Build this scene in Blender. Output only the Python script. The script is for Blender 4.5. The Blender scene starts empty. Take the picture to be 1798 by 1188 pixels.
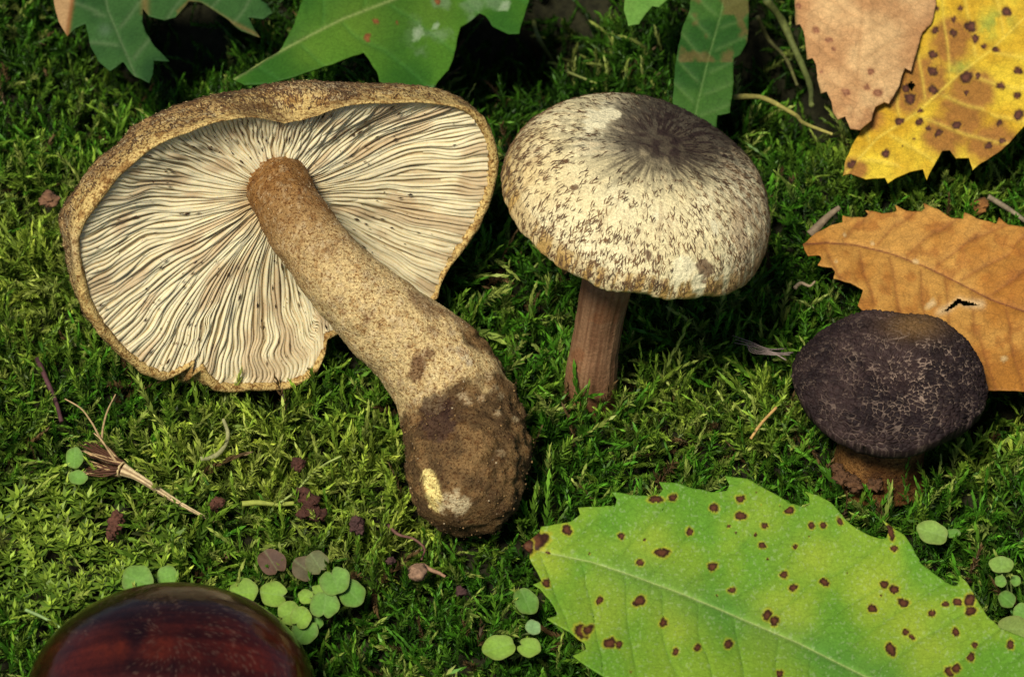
import bpy, math, random
import numpy as np
from mathutils import Vector, geometry
from mathutils.bvhtree import BVHTree

# ------------------------------------------------------------------ camera, sky, sun, exposure
# Everything below is worked out in centimetres and written to the meshes in metres.
CM = 0.01
W, H = 1798.0, 1188.0
PITCH = math.radians(45.0)
DIST, LENS, SENSOR = 40.0, 120.0, 36.0
FPX = W * LENS / SENSOR
EYE = np.array([0.0, -DIST * math.cos(PITCH), DIST * math.sin(PITCH)])
RIGHT = np.array([1.0, 0.0, 0.0])
FWD = np.array([0.0, math.cos(PITCH), -math.sin(PITCH)])
UP = np.array([0.0, math.sin(PITCH), math.cos(PITCH)])

sc = bpy.context.scene
cam_d = bpy.data.cameras.new("camera")
cam = bpy.data.objects.new("camera", cam_d)
sc.collection.objects.link(cam)
cam.location = EYE * CM
cam.rotation_euler = (math.pi / 2 - PITCH, 0, 0)
cam_d.lens, cam_d.sensor_width, cam_d.sensor_fit = LENS, SENSOR, 'HORIZONTAL'
cam_d.clip_start, cam_d.clip_end = 0.005, 100.0
cam_d.dof.use_dof = True
cam_d.dof.focus_distance = 0.378
cam_d.dof.aperture_fstop = 64.0
sc.camera = cam

SUN = Vector((-0.24, -0.44, 0.865)).normalized()
world = bpy.data.worlds.new("World")
sc.world = world
world.use_nodes = True
wn = world.node_tree.nodes
wn.clear()
w_out = wn.new("ShaderNodeOutputWorld")
w_bg = wn.new("ShaderNodeBackground")
w_sky = wn.new("ShaderNodeTexSky")
w_sky.sky_type = 'NISHITA'
w_sky.sun_disc = False
w_sky.sun_elevation = math.asin(SUN.z)
w_sky.sun_rotation = math.atan2(SUN.x, SUN.y)
w_bg.inputs["Strength"].default_value = 0.05
world.node_tree.links.new(w_sky.outputs[0], w_bg.inputs["Color"])
world.node_tree.links.new(w_bg.outputs[0], w_out.inputs["Surface"])
sun_d = bpy.data.lights.new("sun", 'SUN')
sun_d.energy = 4.0
sun_d.angle = math.radians(14.0)
sun_d.color = (1.0, 0.93, 0.80)
sun = bpy.data.objects.new("sun", sun_d)
sc.collection.objects.link(sun)
sun.rotation_euler = SUN.to_track_quat('Z', 'Y').to_euler()

sc.view_settings.view_transform = 'Standard'
sc.view_settings.look = 'None'
sc.view_settings.exposure = 0.30
sc.view_settings.gamma = 1.0
sc.cycles.use_denoising = True
sc.cycles.max_bounces = 6
sc.cycles.transparent_max_bounces = 4

rng = np.random.default_rng(7)
random.seed(7)


# ------------------------------------------------------------------ helpers
def ray(px, py):
    px, py = np.asarray(px, float), np.asarray(py, float)
    d = (FWD + ((px - W / 2) / FPX)[..., None] * RIGHT - ((py - H / 2) / FPX)[..., None] * UP)
    return d


def P(px, py, z=0.0):
    """the point at height z (cm) seen at a pixel of the photograph"""
    d = ray(px, py)
    t = (np.asarray(z) - EYE[2]) / d[..., 2]
    return EYE + d * t[..., None]


def P_plane(px, py, q, n):
    d = ray(px, py)
    t = ((q - EYE) @ n) / (d @ n)
    return EYE + d * t[..., None]


def proj(p):
    v = np.asarray(p) - EYE
    d = v @ FWD
    return np.stack([W / 2 + FPX * (v @ RIGHT) / d, H / 2 - FPX * (v @ UP) / d], -1)


def unit(v):
    v = np.asarray(v, float)
    return v / np.maximum(np.linalg.norm(v, axis=-1, keepdims=True), 1e-12)


def _hash(ix, iy, iz, seed):
    h = (ix.astype(np.uint32) * np.uint32(374761393) + iy.astype(np.uint32) * np.uint32(668265263)
         + iz.astype(np.uint32) * np.uint32(2147483647 - 61) + np.uint32((seed * 974711) & 0xffffffff))
    h = (h ^ (h >> np.uint32(13))) * np.uint32(1274126177)
    h = h ^ (h >> np.uint32(16))
    h = h * np.uint32(2246822519)
    h = h ^ (h >> np.uint32(15))
    return h.astype(np.float64) / 4294967295.0


def vnoise(p, seed=0):
    p = np.asarray(p, float)
    i = np.floor(p).astype(np.int64)
    f = p - i
    f = f * f * (3 - 2 * f)
    r = 0
    with np.errstate(over='ignore'):
        for dx in (0, 1):
            wx = f[..., 0] if dx else 1 - f[..., 0]
            for dy in (0, 1):
                wy = f[..., 1] if dy else 1 - f[..., 1]
                for dz in (0, 1):
                    wz = f[..., 2] if dz else 1 - f[..., 2]
                    r = r + wx * wy * wz * _hash(i[..., 0] + dx, i[..., 1] + dy, i[..., 2] + dz, seed)
    return r


def fbm(p, freq=1.0, octv=4, seed=0, gain=0.5):
    """0..1, mean near 0.5"""
    p = np.asarray(p, float)
    if p.shape[-1] == 2:
        p = np.concatenate([p, np.zeros(p.shape[:-1] + (1,))], -1)
    s, a, t = 0, 1.0, 0
    for o in range(octv):
        s = s + a * vnoise(p * freq + 17.3 * o, seed + o)
        t += a
        a *= gain
        freq *= 2.03
    return s / t


def sstep(a, b, x):
    t = np.clip((x - a) / (b - a), 0, 1)
    return t * t * (3 - 2 * t)


def mix(a, b, t):
    return np.asarray(a) * (1 - t[..., None]) + np.asarray(b) * t[..., None]


def srgb(r, g, b):
    c = np.array([r, g, b]) / 255.0
    return np.where(c <= 0.04045, c / 12.92, ((c + 0.055) / 1.055) ** 2.4)


def catmull(pts, n):
    """smooth curve through points (any number of columns), n samples"""
    pts = np.asarray(pts, float)
    seg = np.linalg.norm(np.diff(pts[:, :2], axis=0), axis=1)
    if pts.shape[1] >= 3:
        seg = np.linalg.norm(np.diff(pts[:, :3], axis=0), axis=1)
    t = np.concatenate([[0], np.cumsum(np.maximum(seg, 1e-6))])
    m = np.gradient(pts, t, axis=0)
    x = np.linspace(0, t[-1], n)
    k = np.clip(np.searchsorted(t, x, side='right') - 1, 0, len(t) - 2)
    h = (t[k + 1] - t[k])[:, None]
    u = ((x - t[k])[:, None]) / h
    return ((2 * u**3 - 3 * u**2 + 1) * pts[k] + (u**3 - 2 * u**2 + u) * h * m[k]
            + (-2 * u**3 + 3 * u**2) * pts[k + 1] + (u**3 - u**2) * h * m[k + 1])


def build(name, verts, faces, mat, parent=None, cols=None, smooth=True, extra=None):
    """faces: an (n,3) or (n,4) array, or a list of such arrays; verts in cm, world"""
    verts = np.asarray(verts, float)
    if parent is not None:
        verts = verts - np.array(parent["_base"])
    me = bpy.data.meshes.new(name)
    fl = faces if isinstance(faces, list) else [faces]
    fl = [np.asarray(f, np.int32) for f in fl if len(f)]
    loops = np.concatenate([f.ravel() for f in fl])
    tot = np.concatenate([np.full(len(f), f.shape[1], np.int32) for f in fl])
    start = np.concatenate([[0], np.cumsum(tot)[:-1]]).astype(np.int32)
    me.vertices.add(len(verts))
    me.vertices.foreach_set("co", (verts * CM).astype(np.float32).ravel())
    me.loops.add(len(loops))
    me.loops.foreach_set("vertex_index", loops)
    me.polygons.add(len(tot))
    me.polygons.foreach_set("loop_start", start)
    me.polygons.foreach_set("loop_total", tot)
    if smooth:
        me.polygons.foreach_set("use_smooth", np.ones(len(tot), bool))
    if cols is not None:
        a = me.attributes.new("Col", 'FLOAT_COLOR', 'POINT')
        c = np.ones((len(verts), 4), np.float32)
        c[:, :3] = cols
        a.data.foreach_set("color", c.ravel())
    for key, arr in (extra or {}).items():
        a = me.attributes.new(key, 'FLOAT', 'POINT')
        a.data.foreach_set("value", np.asarray(arr, np.float32).ravel())
    me.update(calc_edges=True)
    me.validate()
    me.materials.append(mat)
    o = bpy.data.objects.new(name, me)
    sc.collection.objects.link(o)
    if parent is not None:
        o.parent = parent
        o["_base"] = list(parent["_base"])
    return o


def tag(o, label, cat=None, group=None, kind=None):
    o["label"] = label
    if cat:
        o["category"] = cat
    if group:
        o["group"] = group
    if kind:
        o["kind"] = kind
    return o


def thing(name, label, cat, base, group=None):
    o = bpy.data.objects.new(name, None)
    o.empty_display_size = 0.005
    sc.collection.objects.link(o)
    base = [float(v) for v in base]
    o.location = [v * CM for v in base]
    o["_base"] = base
    return tag(o, label, cat, group)


def grid_faces(nr, nc, wrap=True):
    """quads of nr rows by nc columns"""
    r, c = np.meshgrid(np.arange(nr - 1), np.arange(nc if wrap else nc - 1), indexing='ij')
    c2 = (c + 1) % nc
    return np.stack([r * nc + c, r * nc + c2, (r + 1) * nc + c2, (r + 1) * nc + c], -1).reshape(-1, 4)


def frames(path):
    t = unit(np.gradient(path, axis=0))
    ref = np.array([0.13, 0.2, 1.0])
    a = np.zeros_like(path)
    v = unit(np.cross(t[0], ref))
    for i in range(len(path)):
        v = unit(v - t[i] * (v @ t[i]))
        a[i] = v
    return t, a, np.cross(t, a)


def tube_data(path, rad, nc=10, rough=0.0, seed=0):
    path = np.asarray(path, float)
    rad = np.broadcast_to(np.asarray(rad, float), (len(path),))
    t, a, b = frames(path)
    ph = np.linspace(0, 2 * np.pi, nc, endpoint=False)
    off = a[:, None] * np.cos(ph)[None, :, None] + b[:, None] * np.sin(ph)[None, :, None]
    v = path[:, None] + off * rad[:, None, None]
    if rough:
        v = v + off * (rad[:, None] * rough * (fbm(v, 6.0, 3, seed) - 0.5) * 2)[..., None]
    n = len(path)
    v = v.reshape(-1, 3)
    v = np.concatenate([v, path[:1], path[-1:]])
    f = grid_faces(n, nc)
    k = np.arange(nc)
    cap = np.concatenate([np.stack([np.full(nc, n * nc), (k + 1) % nc, k], -1),
                          np.stack([np.full(nc, n * nc + 1), (n - 1) * nc + k, (n - 1) * nc + (k + 1) % nc], -1)])
    return v, [f, cap]


def tube(name, path, rad, mat, parent=None, nc=10, rough=0.0, col=None, seed=0):
    v, f = tube_data(path, rad, nc, rough, seed)
    cols = None
    if col is not None:
        cols = np.asarray(col) * (0.6 + 0.8 * fbm(v, 7.0, 3, seed + 3))[:, None]
    return build(name, v, f, mat, parent, cols)


def scatter_mesh(pv, pf, pos, axes, scale):
    """copies of a small mesh (pv, pf) as plain arrays; axes (n,3,3) rows are the local axes"""
    v = np.einsum('vk,nkj->nvj', pv, axes * scale[:, None, None]) + pos[:, None]
    f = pf[None] + (np.arange(len(pos)) * len(pv))[:, None, None]
    return v.reshape(-1, 3), f.reshape(-1, pf.shape[1])


def rand_axes(n):
    q = unit(rng.normal(size=(n, 4)))
    w, x, y, z = q.T
    return np.stack([np.stack([1 - 2 * (y*y + z*z), 2 * (x*y - z*w), 2 * (x*z + y*w)], -1),
                     np.stack([2 * (x*y + z*w), 1 - 2 * (x*x + z*z), 2 * (y*z - x*w)], -1),
                     np.stack([2 * (x*z - y*w), 2 * (y*z + x*w), 1 - 2 * (x*x + y*y)], -1)], 1)


OCT = np.array([[1, 0.1, 0], [-.9, 0, .1], [0, .8, .1], [.1, -.9, 0], [0, .1, .7], [.1, 0, -.8]], float)
OCTF = np.array([[0, 2, 4], [2, 1, 4], [1, 3, 4], [3, 0, 4], [2, 0, 5], [1, 2, 5], [3, 1, 5], [0, 3, 5]])


# ------------------------------------------------------------------ materials
def material(name, rough=0.6, spec=0.4, bump=((60.0, 0.3, 0.02),), tint=(), transl=0.0, coat=0.0, sub=0.0,
             col=None, sheen=0.0, speck=(), net=()):
    """colour from the mesh's Col attribute (or col); bump: (noise scale per cm, strength, depth cm);
    tint: (scale per cm, low, high) multiplies the colour"""
    m = bpy.data.materials.new(name)
    m.use_nodes = True
    nt = m.node_tree
    N, L = nt.nodes, nt.links
    N.clear()
    out = N.new("ShaderNodeOutputMaterial")
    bs = N.new("ShaderNodeBsdfPrincipled")
    bs.inputs["Roughness"].default_value = rough
    bs.inputs["Specular IOR Level"].default_value = spec
    bs.inputs["Coat Weight"].default_value = coat
    bs.inputs["Coat Roughness"].default_value = 0.12
    if sheen:
        bs.inputs["Sheen Weight"].default_value = sheen
    if sub:
        bs.inputs["Subsurface Weight"].default_value = sub
        bs.inputs["Subsurface Radius"].default_value = (1.0, 0.6, 0.3)
        bs.inputs["Subsurface Scale"].default_value = 0.0008
    tc = N.new("ShaderNodeTexCoord")
    vec = tc.outputs["Object"]
    if col is None:
        at = N.new("ShaderNodeAttribute")
        at.attribute_name = "Col"
        c = at.outputs["Color"]
    else:
        r_ = N.new("ShaderNodeRGB")
        r_.outputs[0].default_value = (*col, 1)
        c = r_.outputs[0]
    for s, lo, hi, sc_ in speck:
        nz = N.new("ShaderNodeTexNoise")
        nz.inputs["Scale"].default_value = s * 100
        nz.inputs["Detail"].default_value = 3
        nz.inputs["Roughness"].default_value = 0.65
        L.new(vec, nz.inputs["Vector"])
        mr = N.new("ShaderNodeMapRange")
        mr.inputs["From Min"].default_value = lo
        mr.inputs["From Max"].default_value = hi
        L.new(nz.outputs["Fac"], mr.inputs["Value"])
        mm = N.new("ShaderNodeMix")
        mm.data_type = 'RGBA'
        mm.blend_type = 'MULTIPLY'
        L.new(mr.outputs["Result"], mm.inputs[0])
        L.new(c, mm.inputs[6])
        mm.inputs[7].default_value = (*sc_, 1)
        c = mm.outputs[2]
    for s, lo, hi in tint:
        nz = N.new("ShaderNodeTexNoise")
        nz.inputs["Scale"].default_value = s * 100
        nz.inputs["Detail"].default_value = 4
        nz.inputs["Roughness"].default_value = 0.6
        L.new(vec, nz.inputs["Vector"])
        mr = N.new("ShaderNodeMapRange")
        mr.inputs["From Min"].default_value = 0.32
        mr.inputs["From Max"].default_value = 0.68
        mr.inputs["To Min"].default_value = lo
        mr.inputs["To Max"].default_value = hi
        L.new(nz.outputs["Fac"], mr.inputs["Value"])
        mx = N.new("ShaderNodeVectorMath")
        mx.operation = 'SCALE'
        L.new(c, mx.inputs[0])
        L.new(mr.outputs["Result"], mx.inputs["Scale"])
        c = mx.outputs["Vector"]
    nrm = None
    for s, lo_, st in net:
        wn_ = N.new("ShaderNodeTexNoise")
        wn_.inputs["Scale"].default_value = s * 130
        L.new(vec, wn_.inputs["Vector"])
        wm = N.new("ShaderNodeMix")
        wm.data_type = 'VECTOR'
        wm.inputs[0].default_value = 0.0006 * 8 / s
        L.new(vec, wm.inputs[4])
        L.new(wn_.outputs["Color"], wm.inputs[5])
        vo_ = N.new("ShaderNodeTexVoronoi")
        vo_.feature = 'DISTANCE_TO_EDGE'
        vo_.inputs["Scale"].default_value = s * 100
        L.new(wm.outputs[1], vo_.inputs["Vector"])
        mr = N.new("ShaderNodeMapRange")
        mr.inputs["From Min"].default_value = 0.0
        mr.inputs["From Max"].default_value = 0.09
        mr.inputs["To Min"].default_value = lo_
        mr.inputs["To Max"].default_value = 1.0
        L.new(vo_.outputs["Distance"], mr.inputs["Value"])
        mx = N.new("ShaderNodeVectorMath")
        mx.operation = 'SCALE'
        L.new(c, mx.inputs[0])
        L.new(mr.outputs["Result"], mx.inputs["Scale"])
        c = mx.outputs["Vector"]
        bp = N.new("ShaderNodeBump")
        bp.inputs["Strength"].default_value = st
        bp.inputs["Distance"].default_value = 0.00008
        L.new(mr.outputs["Result"], bp.inputs["Height"])
        nrm = bp.outputs["Normal"]
    L.new(c, bs.inputs["Base Color"])
    for s, st, dep in bump:
        nz = N.new("ShaderNodeTexNoise")
        nz.inputs["Scale"].default_value = s * 100
        nz.inputs["Detail"].default_value = 3
        L.new(vec, nz.inputs["Vector"])
        bp = N.new("ShaderNodeBump")
        bp.inputs["Strength"].default_value = st
        bp.inputs["Distance"].default_value = dep * CM
        L.new(nz.outputs["Fac"], bp.inputs["Height"])
        if nrm is not None:
            L.new(nrm, bp.inputs["Normal"])
        nrm = bp.outputs["Normal"]
    if nrm is not None:
        L.new(nrm, bs.inputs["Normal"])
    sh = bs.outputs[0]
    if transl:
        tr = N.new("ShaderNodeBsdfTranslucent")
        L.new(c, tr.inputs["Color"])
        ms = N.new("ShaderNodeMixShader")
        ms.inputs[0].default_value = transl
        L.new(sh, ms.inputs[1])
        L.new(tr.outputs[0], ms.inputs[2])
        sh = ms.outputs[0]
    L.new(sh, out.inputs["Surface"])
    return m


M_soil = material("soil", 0.9, 0.2, ((12, 0.8, 0.05), (60, 0.6, 0.02)), ((8, 0.5, 1.5), (60, 0.6, 1.4)),
                  col=(0.016, 0.016, 0.006))
M_moss = material("moss_leaf", 0.5, 0.3, (), (), transl=0.34)
M_leaf = material("green_leaf", 0.6, 0.13, ((28, 0.35, 0.01), (90, 0.4, 0.006)), ((30, 0.86, 1.12), (110, 0.86, 1.12)), transl=0.18, net=((7, .88, .5), (19, .90, .5)))
M_dry = material("dry_leaf", 0.65, 0.25, ((16, 0.4, 0.015), (70, 0.6, 0.01)), ((9, 0.85, 1.12), (55, 0.80, 1.18), (160, 0.86, 1.12)), transl=0.15, net=((7, .82, .6), (20, .86, .6)))
M_gill = material("gill_flesh", 0.6, 0.25, ((50, 0.25, 0.006),), ((14, 0.9, 1.06),), sub=0.25)
M_cap = material("felted_cap", 0.8, 0.15, ((11, 0.6, 0.05), (28, 0.6, 0.025), (80, 0.7, 0.012)), ((45, 0.72, 1.22), (150, 0.72, 1.2)))
M_stipe = material("mealy_stipe", 0.8, 0.15, ((22, 0.6, 0.03), (75, 0.9, 0.02)), ((30, 0.75, 1.25), (95, 0.7, 1.3)),
                   speck=((9, 0.52, 0.68, (0.66, 0.55, 0.46)), (38, 0.51, 0.62, (0.40, 0.29, 0.20))))
M_silky = material("silky_stipe", 0.7, 0.2, ((22, 0.5, 0.02), (75, 0.6, 0.012)), ((30, 0.82, 1.18), (95, 0.8, 1.2)))
M_rim = material("felted_rim", 0.85, 0.15, ((20, 0.6, 0.03), (60, 0.9, 0.02)), ((45, 0.7, 1.25), (120, 0.7, 1.25)),
                 speck=((7, 0.50, 0.64, (0.55, 0.44, 0.36)), (30, 0.50, 0.60, (0.38, 0.28, 0.22))))
M_fibril = material("cap_fibril", 0.8, 0.15, ())
M_crumb = material("soil_crumb", 0.85, 0.3, ((60, 0.6, 0.01),), ((40, 0.7, 1.3),))
M_wood = material("dry_stem", 0.7, 0.25, ((40, 0.5, 0.01),), ((25, 0.7, 1.2),))
M_herb = material("seedling_leaf", 0.6, 0.2, ((45, 0.3, 0.006),), ((35, 0.85, 1.15),), transl=0.2)


# ------------------------------------------------------------------ ground
HOLLOWS = [(300, 70, 0.9, 1.2), (870, 60, 1.0, 1.3), (1440, 190, 0.9, 1.1), (1330, 110, 0.8, 0.7), (1000, 20, 0.8, 0.9), (1770, 760, 0.6, 0.7)]
HP = [(P(a, b, 0.0), d, s) for a, b, d, s in HOLLOWS]
RIDGE = [(P(1500, 345, 0), 0.15, 1.0), (P(1380, 330, 0), 0.2, 0.8), (P(1700, 360, 0), 0.12, 0.9)]


def gz(x, y):
    x, y = np.asarray(x, float), np.asarray(y, float)
    p = np.stack([x, y, np.zeros_like(x)], -1)
    z = (fbm(p, 0.45, 3, 5) - 0.5) * 0.45 + (fbm(p, 1.15, 3, 9) - 0.5) * 0.50
    for q, d, s in HP:
        z = z - d * np.exp(-((x - q[0])**2 + (y - q[1])**2) / (s * s))
    for q, d, s in RIDGE:
        z = z + d * np.exp(-((x - q[0])**2 + (y - q[1])**2) / (s * s))
    far = np.maximum(np.hypot(x, y) - 14, 0)
    return z + (fbm(p, 0.03, 3, 21) - 0.5) * np.minimum(far * 0.25, 30)


g1 = np.concatenate([-np.geomspace(500, 12, 34), np.linspace(-11.8, 13, 190), np.geomspace(13.4, 500, 34)])
gx, gy = np.meshgrid(g1, g1, indexing='xy')
gv = np.stack([gx, gy, gz(gx, gy)], -1).reshape(-1, 3)
n1 = len(g1)
o = build("ground", gv, grid_faces(n1, n1, False), M_soil)
tag(o, "dark brown woodland soil under the moss", "ground", kind="structure")


# ------------------------------------------------------------------ leaves lying on the moss
def poly_dist(p, line):
    """distance to a polyline, arc length of the foot and signed side, in pixels"""
    line = np.asarray(line, float)
    best = np.full(len(p), 1e9)
    s_b, sd_b, acc = np.zeros(len(p)), np.zeros(len(p)), 0.0
    for a, b in zip(line[:-1], line[1:]):
        ab = b - a
        L_ = np.hypot(*ab)
        t = np.clip(((p - a) @ ab) / (L_ * L_), 0, 1)
        q = p - (a + t[:, None] * ab)
        d = np.hypot(q[:, 0], q[:, 1])
        m = d < best
        best = np.where(m, d, best)
        s_b = np.where(m, acc + t * L_, s_b)
        sd_b = np.where(m, np.sign(ab[0] * q[:, 1] - ab[1] * q[:, 0]), sd_b)
        acc += L_
    return best, s_b, sd_b


def blade(name, label, cat, outline, hfun, colfun, midrib, mat, step=4.0, thick=0.022, vein=(34.0, 0.75, 0.010), curl=0.0,
          group=None, hole=None, rib=None):
    out = np.asarray(outline, float)
    # a finer edge with small irregularities
    seg = []
    for a, b in zip(out, np.roll(out, -1, axis=0)):
        n = max(1, int(np.hypot(*(b - a)) / step))
        seg.append(a + (b - a) * (np.arange(n) / n)[:, None])
    edge = np.concatenate(seg)
    edge = edge + (np.stack([fbm(edge * 0.06, 1, 2, 3), fbm(edge * 0.06, 1, 2, 8)], -1) - 0.5) * 3.0
    x0, y0 = out.min(0) - 2
    x1, y1 = out.max(0) + 2
    gx_, gy_ = np.meshgrid(np.arange(x0, x1, step), np.arange(y0, y1, step))
    gx_ = gx_ + (np.arange(gx_.shape[0]) % 2)[:, None] * step * 0.5
    pts = np.stack([gx_.ravel(), gy_.ravel()], -1)
    pts = pts + rng.uniform(-.2, .2, pts.shape) * step
    # inside test
    ins = np.zeros(len(pts), bool)
    for a, b in zip(edge, np.roll(edge, -1, axis=0)):
        c = (a[1] > pts[:, 1]) != (b[1] > pts[:, 1])
        if c.any():
            xi = a[0] + (pts[:, 1] - a[1]) / (b[1] - a[1] + 1e-12) * (b[0] - a[0])
            ins ^= c & (pts[:, 0] < xi)
    pts = pts[ins]
    dm = np.full(len(pts), 1e9)
    for k in range(0, len(edge), 1):
        dm = np.minimum(dm, np.abs(pts[:, 0] - edge[k, 0]) + np.abs(pts[:, 1] - edge[k, 1]))
    pts = pts[dm > step * 0.7]
    allp = np.concatenate([edge, pts])
    ne = len(edge)
    r = geometry.delaunay_2d_cdt([Vector(p) for p in allp], [], [list(range(ne))], 1, 1e-4)
    p2 = np.array([tuple(v) for v in r[0]])
    f = np.array([list(t) for t in r[2] if len(t) == 3])
    if hole is not None:
        cpt = p2[f].mean(1)
        f = f[~hole(cpt)]
    # onto the leaf's own curved surface
    z = np.full(len(p2), 0.6)
    d, s, side = poly_dist(p2, midrib)
    ph = (s - d * vein[1]) / vein[0]
    ph = ph + 0.5 * (side > 0) + (fbm(p2 * 0.01, 1, 2, 4) - .5) * 0.5
    lat = np.exp(-((ph - np.round(ph)) * vein[0] / 4.6) ** 2) * sstep(4, 10, d)
    bulge = np.cos(2 * np.pi * (ph - 0.5)) * sstep(0, 40, d)
    rel = -vein[2] * lat * 1.2 - 0.022 * np.exp(-(d / 5.0) ** 2) + vein[2] * 0.45 * bulge
    rel = rel + (fbm(p2 * 0.008, 1, 2, 31) - .5) * 0.10
    for _ in range(7):
        q = P(p2[:, 0], p2[:, 1], z)
        z = hfun(q[:, 0], q[:, 1], d, s) + rel
    q = P(p2[:, 0], p2[:, 1], z)
    cols = colfun(p2, d, s, lat)
    o = build(name, q, f, mat, None, np.clip(cols, 0.002, 1.0))
    md = o.modifiers.new("thickness", 'SOLIDIFY')
    md.thickness = thick * CM
    md.offset = -1
    tag(o, label, cat, group)
    if rib is not None:
        mp = catmull(np.asarray(midrib, float), 90)
        keep_ = [False] * 90
        for i_, a_ in enumerate(mp):
            dd_ = np.hypot(p2[:, 0] - a_[0], p2[:, 1] - a_[1])
            keep_[i_] = dd_.min() < step
        mp = mp[np.array(keep_)]
        zz = np.array([q[np.argmin((p2[:, 0] - a_[0]) ** 2 + (p2[:, 1] - a_[1]) ** 2), 2] for a_ in mp])
        zz = np.convolve(np.pad(zz, 4, 'edge'), np.ones(9) / 9, 'valid')
        o["_base"] = [0.0, 0.0, 0.0]
        r_ = tube("midrib", P(mp[:, 0], mp[:, 1], zz - 0.006), rib[0] * np.linspace(.45, 1, len(mp)), mat, o, 8, 0, rib[1:], 5)
    return o


def spots_on(c, p, spots, inner, rim, halo=None, seed=0, hw=1.9):
    for i, sp in enumerate(spots):
        x, y, r = sp[:3]
        e, a = (sp[3], sp[4]) if len(sp) > 3 else (1.0 + 0.25 * ((i * 37) % 7) / 7, (i * 53) % 180)
        ca, sa = math.cos(math.radians(a)), math.sin(math.radians(a))
        dx, dy = p[:, 0] - x, p[:, 1] - y
        u, v = (dx * ca + dy * sa) / e, -dx * sa + dy * ca
        an = np.arctan2(v, u)
        dd = np.hypot(u, v) / (r * (1 + 0.06 * np.sin(3 * an + i) + 0.09 * np.sin(2 * an + 2 * i) + 0.04 * np.sin(7 * an + i)))
        dd = dd + (fbm(p[:, :2] * 0.16, 1, 2, 900 + i % 5) - .5) * 0.55
        if halo is not None:
            c = mix(c, halo, 0.75 * (1 - sstep(1.0, hw, dd)))
        c = mix(c, rim, 1 - sstep(0.9, 1.15, dd))
        c = mix(c, inner, 0.8 * (1 - sstep(0.35, 0.8, dd)))
    return c


LEAVES = []
# --- the spotted green leaf in front
z3, z4 = (lambda x, y: (800 + x / 2.97, 788 + y / 2.97)), (lambda x, y: (1200 + x / 2.97, 788 + y / 2.97))
green_out = [(916, 959), (948, 936), (951, 927), (1002, 916), (1019, 904), (1015, 892), (1036, 891), (1078, 889), (1082, 877),
             (1074, 865), (1103, 869), (1140, 872), (1157, 869), (1165, 860), (1157, 848), (1187, 849), (1221, 859), (1248, 865),
             (1276, 863), (1281, 852), (1272, 837), (1311, 842), (1335, 854), (1362, 870), (1389, 886), (1412, 892), (1422, 886),
             (1420, 872), (1411, 864), (1436, 870), (1459, 882), (1474, 899), (1493, 921), (1516, 936), (1540, 946), (1557, 947),
             (1559, 929), (1548, 914), (1564, 924), (1587, 940), (1601, 960), (1617, 990), (1641, 1009), (1671, 1030), (1681, 1029),
             (1685, 1020), (1680, 1007), (1698, 1024), (1715, 1054), (1735, 1084), (1756, 1104), (1798, 1121), (1822, 1132), (1818, 1112),
             (1846, 1140), (1866, 1180), (1890, 1230), (1905, 1290), (1890, 1345), (1840, 1385), (1780, 1400), (1700, 1408), (1640, 1392),
             (1560, 1388), (1500, 1366), (1420, 1352), (1350, 1322), (1290, 1306), (1230, 1268), (1180, 1248), (1120, 1216), (1059, 1188),
             (1032, 1172), (1006, 1153), (1029, 1141), (1026, 1131), (1002, 1111), (982, 1101), (960, 1088), (977, 1083), (978, 1076),
             (965, 1054), (948, 1035), (936, 1027), (951, 1022), (938, 997), (930, 982), (930, 971)]
green_mid = [(922, 962), (960, 972), (1036, 987), (1110, 1012), (1184, 1039), (1250, 1066), (1315, 1094), (1400, 1130), (1516, 1188), (1700, 1275), (1880, 1350)]
sp3 = [(580, 428, 25), (482, 545, 12), (863, 460, 17), (960, 597, 19), (1075, 545, 25, 1.3, 0), (1220, 437, 20), (1130, 257, 20), (1040, 267, 20, 1.7, 0),
       (1347, 312, 22), (1485, 265, 22), (1487, 353, 22), (1610, 405, 19), (1598, 508, 18), (1740, 327, 20), (1770, 513, 13), (1712, 660, 20),
       (1760, 727, 20), (1440, 740, 18), (1338, 618, 22, 1.2, 40), (752, 795, 18), (958, 797, 27), (1082, 910, 24), (655, 960, 30, 1.4, 40), (690, 950, 24),
       (805, 1018, 24, 1.5, 0), (850, 1025, 18), (1148, 1063, 18), (1258, 1043, 17), (1420, 1022, 23), (1622, 872, 26), (1662, 903, 22), (468, 705, 20, 1.2, 20), (1690, 1178, 20),
       (698, 550, 5), (985, 480, 7), (1565, 452, 10), (1460, 440, 5), (1625, 578, 6), (1360, 770, 5), (910, 1168, 6)]
sp4 = [(665, 402, 17), (725, 402, 18), (818, 385, 15, 1.4, 60), (580, 513, 14), (1098, 525, 17), (735, 700, 20), (1045, 712, 22), (1098, 738, 22),
       (1145, 805, 23), (985, 838, 23), (1297, 862, 18), (1368, 815, 16), (1430, 803, 20), (1493, 795, 26, 1.5, 90), (1495, 850, 25), (1420, 960, 17, 1.3, 80), (1158, 962, 20),
       (1190, 985, 12, 1.6, 30), (1080, 1050, 24, 1.5, 75), (1518, 1028, 15), (1500, 1090, 20, 1.2, 80), (1705, 1025, 20, 1.3, 90), (1390, 1165, 26), (1425, 1150, 24), (1080, 440, 18, 2.4, 75),
       (236, 408, 9), (1028, 772, 5), (855, 655, 4), (655, 462, 5), (500, 300, 4), (405, 300, 4), (380, 232, 4)]
green_spots = [(*z3(a[0], a[1]), a[2] / 2.97, *a[3:]) for a in sp3] + [(*z4(a[0], a[1]), a[2] / 2.97, *a[3:]) for a in sp4]
green_spots += [(936, 952, 17, 1.5, 150), (926, 962, 12)]


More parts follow.
